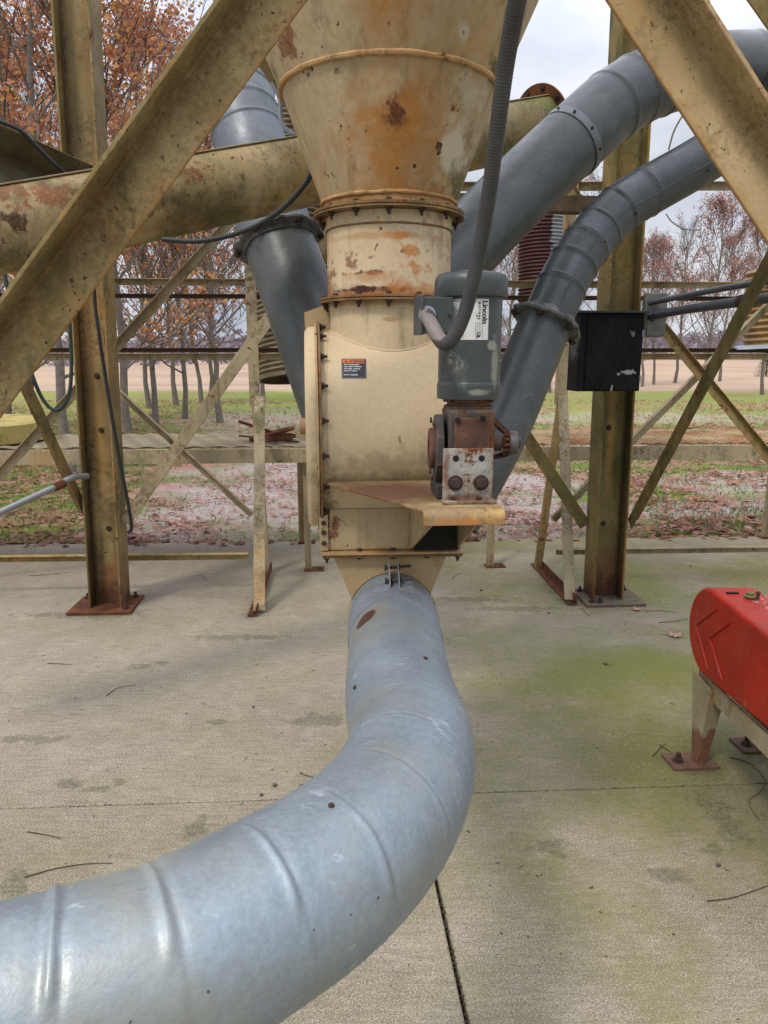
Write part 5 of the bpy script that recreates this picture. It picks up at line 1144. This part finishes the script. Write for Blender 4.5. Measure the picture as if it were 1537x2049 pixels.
jx.part('box', MB().box(jb2, (.115,.12,.255), Matrix.Rotation(R_(-10), 3, 'Z')), jm_, .006)
jx.part('cover', MB().box(jb2+V((.0,-.064,0)), (.105,.006,.24), Matrix.Rotation(R_(-10), 3, 'Z')), jm_, .003)
cg = plain('conduit_steel', (.115,.12,.13), .45, .4, .3, 9)
def pipe(name, pts, r, mat, label, cat, grp=None, n=10, seg=14, coup=None):
    P = bez(pts, n); mb = MB().tube(P, r, seg)
    return single(name, mb, mat, label, cat, grp, smooth=60)
pipe('conduit', [px(1300,606,4.45), px(1380,590,4.2), px(1460,575,3.95), px(1600,552,3.6)], .0165, cg, 'thinner upper grey conduit leaving the junction box', 'conduit', 'grey conduits at the right')
t = T('conduit', 'thicker lower grey conduit leaving the junction box with a black coupling', 'conduit', px(1304,630,4.45), 'grey conduits at the right')
P = bez([px(1303,631,4.45), px(1380,618,4.2), px(1460,607,3.95), px(1600,588,3.6)], 10)
t.part('pipe', MB().tube(P, .026, 16), cg, smooth=60); t.part('coupling', MB().cyl(px(1480,604,3.90), px(1510,600,3.82), .036, 18), blk); t.part('locknut', MB().cyl(px(1302,631,4.45), px(1312,629.5,4.42), .035, 8), cg)
# lower left conduit
t = T('conduit', 'light grey conduit running down from the left brace to the lower left edge', 'conduit', px(60,1000,4.1))
lg = plain('conduit_light', (.30,.31,.33), .45, .4, .2, 9)
t.part('pipe', MB().tube([px(-60,1053,3.8), px(112,974,4.15)], .0185, 16), lg, smooth=60); t.part('elbow', MB().tube(bez([px(118,971,4.2), px(135,960,4.25), px(150,954,4.3), px(175,953,4.4)], 8), .0185, 16), lg, smooth=60)
t.part('clamp', MB().cyl(px(108,976,4.14), px(128,967,4.2), .026, 8), M['rust'])

# cables
rub = plain('black_rubber', (.018,.022,.022), .55, 0, .3, 20)
pipe('cable', [px(188,470,4.32), px(189,590,4.32), px(197,660,4.32), px(212,760,4.34), px(232,880,4.34), px(252,985,4.36), px(262,1040,4.37), px(262,1060,4.37), px(256,1066,4.37)], .011, rub, 'black cable hanging down the front of the left tower leg', 'cable', 'loose black cables', 10, 10)
pipe('cable', [px(8,540,3.9), px(22,610,3.9), px(48,700,3.9), px(72,770,3.9), px(90,805,3.9), px(110,821,3.9), px(128,812,3.9), px(140,780,3.9), px(143,720,3.9), px(139,640,3.9), px(137,590,3.9)], .010, plain('green_rubber', (.03,.05,.045), .5), 'dark green cable hanging in a loop left of the left tower leg', 'cable', 'loose black cables', 10, 10)
pipe('cable', [px(325,479,2.62), px(390,483,2.6), px(450,474,2.58), px(510,453,2.55), px(560,422,2.5), px(600,382,2.45), px(622,350,2.42), px(640,300,2.4)], .0085, rub, 'black cable drooping under the auger towards the cone', 'cable', 'loose black cables', 10, 10)
pipe('cable', [px(-60,225,3.45), px(30,255,3.5), px(70,290,3.55), px(105,325,3.6), px(130,348,3.65)], .010, rub, 'black cable lying along the dark channel at the upper left', 'cable', 'loose black cables', 8, 8)
wm_ = plain('pale_wire', (.45,.40,.33), .6)
pipe('wire', [px(1333,428,3.9), px(1345,444,3.9), px(1370,458,3.9), px(1402,460,3.9)], .0035, wm_, 'thin pale wire curling below the slim duct on the right', 'wire', None, 6, 6)
pipe('wire', [px(1338,300,3.5), px(1348,265,3.5), px(1362,238,3.5), px(1372,225,3.5)], .004, wm_, 'pale wire hanging between the two grey ducts on the right', 'wire', None, 6, 6)
pipe('wire', [px(1421,-40,3.0), px(1419,0,3.0), px(1425,18,3.0)], .003, wm_, 'short pale wire tip at the top right edge', 'wire', None, 6, 6)
pipe('wire', [px(545,165,2.9), px(560,200,2.9), px(562,235,2.9), px(572,258,2.9), px(590,270,2.9)], .008, M['galv'], 'short grey bent tube between the light duct and the cone', 'tube', None, 6, 8)
# dark channel at upper left
p0, p1 = px(-120, 262, 3.4), px(150, 372, 3.9)
brace(p0, p1, [(0,0),(.0,.16),(.006,.16),(.006,.006),(.17,.006),(.17,.0)], V((0,-.7,-.7)), paint('channel_paint', (.16,.14,.08), (.10,.085,.05), rust=.3, stain=.2, moss=.5, grime=.9, sc=3), 'dark grimy channel sloping down to the auger at the upper left', 'channel', 'steel channel', None, .002)

# ================================================================== things on the walkway
yl = wl_pt((px(-40,870,5.4)-LEG_L).dot(XL)+LEG_L.x-.22, OFN+.50, ZD+.014)
t = T('yellow_lid', 'round yellow steel lid lying on the walkway at the left edge', 'lid', yl)
ym = paint('yellow_paint', (.50,.41,.15), (.42,.34,.12), rust=.12, stain=.2, moss=.45, speck=.8, edge=.6, grime=.5, sc=1.6)
t.part('body', MB().lathe([(.60,0),(.60,.135),(.575,.155),(.0,.165)], yl, ZL, 14), ym, .004)
t.part('rib', MB().box(yl+V((-.02,-.6,.05)), (.012,.05,.15)), ym); 
wc = px(553, 878, 5.55); wc.z = ZD+.03
t = T('rusty_pulley', 'rusty red pulley wheel and scrap lying on the walkway left of the airlock', 'pulley', wc)
rm_ = rusty('red_rust', (.22,.06,.035), .9)
t.part('rim', MB().rings([(wc+V((0,0,z)), ZL, r) for r, z in ((.115,.0),(.13,.0),(.13,.035),(.118,.02),(.115,.0))], 36, False), rm_)
t.part('rim', MB().tube([wc+V((cos(a)*.13+.0, sin(a)*.10, .05+.03*cos(a))) for a in [2*pi*k/30 for k in range(31)]], .014, 8), rm_)
for k in range(3): a = k*2.1+.4; t.part('spoke', MB().beam(wc+V((0,0,.03)), wc+V((cos(a)*.12, sin(a)*.12, .03)), fsec(.03,.015), ZL), rm_)
t.part('hub', MB().cyl(wc, wc+V((0,0,.06)), .035, 16), rm_)
t.part('bar', MB().beam(px(478,843,5.6), px(560,870,5.6), fsec(.035,.02), ZL), rm_); t.part('bar', MB().beam(px(478,872,5.6), px(598,884,5.5), fsec(.012,.012), ZL), rm_)
t.part('bar', MB().beam(px(500,880,5.5), px(590,872,5.7), fsec(.03,.03), ZL), rm_)

# ================================================================== red belt guard machine
XG = 1.238
def red_mat():
    n = NB('red_guard'); col = n.mix(n.mr(n.noise(7, 5, .6), .35, .65), (.38, .019, .005), (.31, .014, .004))
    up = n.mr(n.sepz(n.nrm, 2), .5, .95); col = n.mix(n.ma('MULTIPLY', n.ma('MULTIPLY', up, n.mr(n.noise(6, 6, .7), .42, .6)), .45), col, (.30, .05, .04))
    col = n.mix(n.ma('MULTIPLY', n.spot(px(1500,1228,2.5)+V((0.05,0,0)), (.05,.08,.04), nz=1.6, nsc=45, soft=.3), .7), col, (.55,.38,.38))
    col = n.mix(n.ma('MULTIPLY', n.mr(n.noise(5, 8, .72, n.map((1,1,.6), loc=(3,3,3))), .48, .62), .45), col, (.20, .025, .012))
    col = n.mix(n.ma('MULTIPLY', n.mr(n.noise(28, 8, .8), .56, .66), .35), col, (.42, .13, .09))
    col = n.mix(n.ma('MULTIPLY', n.mr(n.noise(1, 4, .6, n.map((60, 60, 6))), .66, .70), .5), col, (.5, .22, .17))
    col = n.mix(n.ma('MULTIPLY', n.ma('MULTIPLY', n.edge(.008), n.mr(n.noise(20, 6, .7), .45, .55)), .6), col, (.14, .05, .035))
    n.bump(n.noise(60, 3), .08, .001); return n.fin(col, n.mr(n.noise(9, 6, .7), .35, .65, .38, .6), 0, .28)
RED = red_mat()
gd = T('belt_drive_unit', 'machine with a bright red belt guard on tan legs at the right edge', 'machine', V((XG+.1, 2.3, 0)))
c1, r1, c2, r2_ = (2.615, .560), .176, (1.75, .575), .125
out = []
for k in range(33): a = R_(88)-R_(176)*k/32; out.append((c1[0]+r1*cos(a), c1[1]+r1*sin(a)))
for k in range(25): a = R_(-92)-R_(176)*k/24; out.append((c2[0]+r2_*cos(a), c2[1]+r2_*sin(a)))
gm_ = MB().prism([V((XG, y, z)) for y, z in out], V((.185,0,0))); go = gd.part('belt_guard', gm_, RED, smooth=40); bevel(go, .016, 4)
# raised ribs on the face
def rib(a, b): 
    A1 = sidepX(a); B1 = sidepX(b); return MB().tube([A1, A1.lerp(B1,.03)+V((-.001,0,0)), B1.lerp(A1,.03)+V((-.001,0,0)), B1], lambda t: .0055 if .01 < t < .99 else .003, 10)
def sidepX(q):
    d = ray(*q); t = XG/d.x; p = V((0,0,H))+d*t; return p
for a, b in (((1394,1250),(1436,1217)), ((1394,1252),(1418,1342)), ((1421,1276),(1464,1244)), ((1421,1278),(1446,1362))):
    gd.part('rib', rib(a, b), RED, smooth=60)
gd.part('slot', MB().box(gz(1466,1186,.738), (.045,.012,.004)), hol)
gp = gz(1501,1194,.738); gd.part('knob', MB().lathe([(.022,0),(.022,.004),(.013,.006),(.013,.016),(.0,.018)], gp, ZL, 16), plain('knob_olive', (.14,.12,.04), .6), .001)
gp = gz(1516,1199,.738); gd.part('stud', MB().lathe([(.006,0),(.006,.02),(.008,.022),(.008,.028),(0,.03)], gp, ZL, 10), blk)
gd.part('motor_and_shade_box', MB().cyl(V((XG+.20, 2.45, .60)), V((XG+.60, 2.45, .60)), .12, 40).box(V((XG+.55, 2.05, .52)), (.66,1.3,.24)), plain('dark_grey_casing', (.11,.125,.14), .45), .006)  # motor, plus a casing box enlarged to shade the underside and legs
fm = paint('frame_paint', (.33,.29,.19), (.27,.23,.15), rust=.3, stain=.2, moss=.4, edge=.9, grime=.4, sc=2)
gd.part('frame_rail', MB().beam(V((XG+.025, 2.70, .375)), V((XG+.025, 1.2, .400)), [(-.004,-.075),(.004,-.075),(.004,.0),(-.004,.0)], ZL), fm, .001)
gd.part('frame_rail', MB().box(V((XG+.16, 1.95, .385)), (.26,1.5,.008)), fm)
lm_ = paint('leg_rusty', (.34,.30,.19), (.28,.24,.15), rust=.3, stain=.2, moss=.4, edge=.9, grime=.4, sc=2, spots=[(V((XG,2.62,.02)), (.3,.3,.14), (.17,.07,.045), dict(nz=.4, nsc=14, soft=.2, a=.95))])
def gleg(x, y, s=1):
    mb = MB().prism([V((x, y+.085, .365)), V((x, y-.085, .355)), V((x, y-.022, .010)), V((x, y+.022, .010))], V((.007,0,0)))
    mb.prism([V((x+.008, y-.083, .355)), V((x+.075, y-.060, .355)), V((x+.045, y-.018, .010)), V((x+.008, y-.020, .010))], V((0,.006,0)))
    gd.part('leg', mb, lm_, .001)
    gd.part('foot_plate', MB().box(V((x-.01, y+.005, .006)), (.19, .115, .010), Matrix.Rotation(R_(4), 3, 'Z')), plain('foot_rust', (.14,.075,.05), .85, 0, .4, 20), .001)
    gd.inst('anchor_bolt', B_LG, Matrix.Translation(V((x-.062, y-.0, .011))))
gleg(XG+.005, 2.635); gleg(XG+.34, 2.76)
gleg(XG+.005, 1.5); gleg(XG+.34, 1.5)

# ================================================================== litter on the concrete
def maple(p, s, rz, mat, label):
    pts = []; prof = [1,.45,.8,.4,.95,.42,.75,.35,.5,.2,.5,.35,.75,.42,.95,.4,.8,.45]
    mb = MB(); c = V((0,0,.012)); n = len(prof)
    ring = [V((cos(2*pi*k/n)*prof[k]*s, sin(2*pi*k/n)*prof[k]*s*.8, .004+.018*abs(sin(k*1.7))*prof[k])) for k in range(n)]
    Rm = Matrix.Rotation(rz, 4, 'Z'); vs = [c]+ring
    top = [p+(Rm @ v) for v in vs]; bot = [q-V((0,0,.0012)) for q in top]
    fs = [(0, 1+k, 1+(k+1) % n) for k in range(n)]
    mb.add(top, fs); mb.add(bot, [f[::-1] for f in fs])
    st = [p+Rm @ V((-.2*s,0,.008)), p+Rm @ V((-s*1.0,.1*s,.004)), p+Rm @ V((-s*1.7,.05*s,.003))]; mb.tube(st, .0016, 5)
    single('maple_leaf', mb, mat, label, 'leaf', 'maple leaves on the concrete', smooth=20)
lfm = plain('dry_leaf', (.50,.30,.23), .7, 0, .35, 25)
maple(gz(1353,1273,.0), .078, 2.8, lfm, 'large pinkish dry leaf on mossy concrete near the red guard')
maple(gz(1276,1221,.0), .052, 3.3, lfm, 'small pinkish dry leaf beside the right tower leg base plate')
tw = plain('twig_brown', (.075,.05,.035), .9)
tl = [([(1290,1223),(1320,1222),(1352,1225)], 'straight twig right of the small dry leaf'), ([(1318,1246),(1350,1243),(1378,1238)], 'twig between the small leaf and the red guard'), ([(50,1755),(110,1738),(175,1728),(225,1727)], 'long curved twig near the left edge above the duct'),
      ([(55,1664),(90,1670),(122,1677)], 'short dark twig at left just below the joint'), ([(212,1393),(235,1377),(272,1370)], 'bent twig on the concrete left of the duct'), ([(1306,1513),(1320,1498),(1333,1488)], 'forked twig piece by the red guard foot plate'),
      ([(1320,1490),(1340,1503),(1350,1512)], 'second piece of the forked twig by the foot plate'), ([(1460,1515),(1500,1527),(1530,1560),(1520,1585),(1500,1600),(1505,1622),(1520,1640)], 'long curling twig under the red guard near the right edge'),
      ([(1415,1803),(1470,1795),(1537,1772)], 'twig at the right edge near the bottom'), ([(95,1327),(120,1328),(145,1330)], 'tiny twig on the concrete at far left'), ([(60,1152),(100,1149),(140,1145)], 'twig left of the left tower leg base'),
      ([(405,1152),(412,1158),(417,1161)], 'tiny twig on the concrete between left leg and angle post'), ([(600,1546),(615,1552),(632,1556)], 'twig touching the inner side of the duct elbow'), ([(1165,1218),(1172,1226),(1180,1232)], 'bent twig at the corner of the right base plate'),
      ([(905,1158),(912,1151),(922,1147)], 'small curled twig right of the outlet'), ([(1195,1120),(1215,1123),(1235,1122)], 'thin twig behind the right tower leg foot')]
for pts, lab_ in tl: 
    P = bez([gz(x, y, .004) for x, y in pts], 4); single('twig', MB().tube(P, lambda t: .0022*(1-.5*t), 5), tw, lab_, 'twig', 'twigs lying on the concrete', smooth=60)
st_ = plain('pebble', (.10,.075,.06), .9)
for (x, y, r, lab_) in [(550,1573,.010,'dark pebble right of its twin inside the duct bend'),(523,1592,.008,'dark pebble left of its twin inside the duct bend'),(507,1416,.007,'dark pebble on the concrete left of the duct'),(1212,1330,.010,'pale pebble on mossy concrete left of the leaf'),
                        (1098,1228,.009,'dark pebble left of the right tower leg base'),(963,1182,.010,'pebble right of the outlet transition'),(1382,1133,.008,'pebble on the concrete far right behind the tower leg'),(1437,1733,.008,'dark pebble in lower right concrete')]:
    p = gz(x, y, 0); mb = MB(); rg = []
    for k in range(7):
        a = -pi/2+pi*k/6; rg.append((p+V((0,0,r*.5+r*.55*sin(a))), V((0,0,1)), max(.0005, r*cos(a)*(1+.2*mnoise.noise(V((x, k, 0)))))))
    single('pebble', mb.rings(rg, 9), st_, lab_, 'pebble', 'pebbles on the concrete', smooth=60)

gt = MB(); r6 = random.Random(12)
for i in range(900):
    y = 1.1+5.0*r6.random(); x = r6.uniform(-.62, .62)*y*1.1
    if mnoise.noise(V((x*1.3, y*1.3, 4))) < r6.uniform(-.3, .5): continue
    a = r6.uniform(0, 3.14); l = r6.uniform(.002, .009)*(1 if r6.random() < .85 else 2.2); w = r6.uniform(.0008, .0022); d = V((cos(a)*l, sin(a)*l, 0)); q = V((-sin(a)*w, cos(a)*w, 0)); p = V((x, y, .0008))
    t = V((0, 0, r6.uniform(.001, .003))); gt.add([p-d, p-q, p+d, p+q, p+t], [(0,1,4),(1,2,4),(2,3,4),(3,0,4)])
for k in range(160):                     # crumbs caught in the joints
    u = r6.random(); p = (vp+(vq-vp)*u*1.02) if k < 60 else line_at(J0, jdir, r6.uniform(-2.2, 2.2)); p = p+V((r6.gauss(0,.004), r6.gauss(0,.003), -.002)); l = r6.uniform(.003, .008)
    a = r6.uniform(0, 6.28); d = V((cos(a)*l, sin(a)*l, 0)); q = V((-sin(a)*.002, cos(a)*.002, 0)); gt.add([p-d, p-q, p+d, p+q, p+V((0,0,.003))], [(0,1,4),(1,2,4),(2,3,4),(3,0,4)])
single('grit', gt, plain('grit_dark', (.07,.048,.032), .9, 0, .5, 60), 'dark specks of grit and leaf crumbs strewn over the concrete', 'grit', kind='stuff', smooth=None)
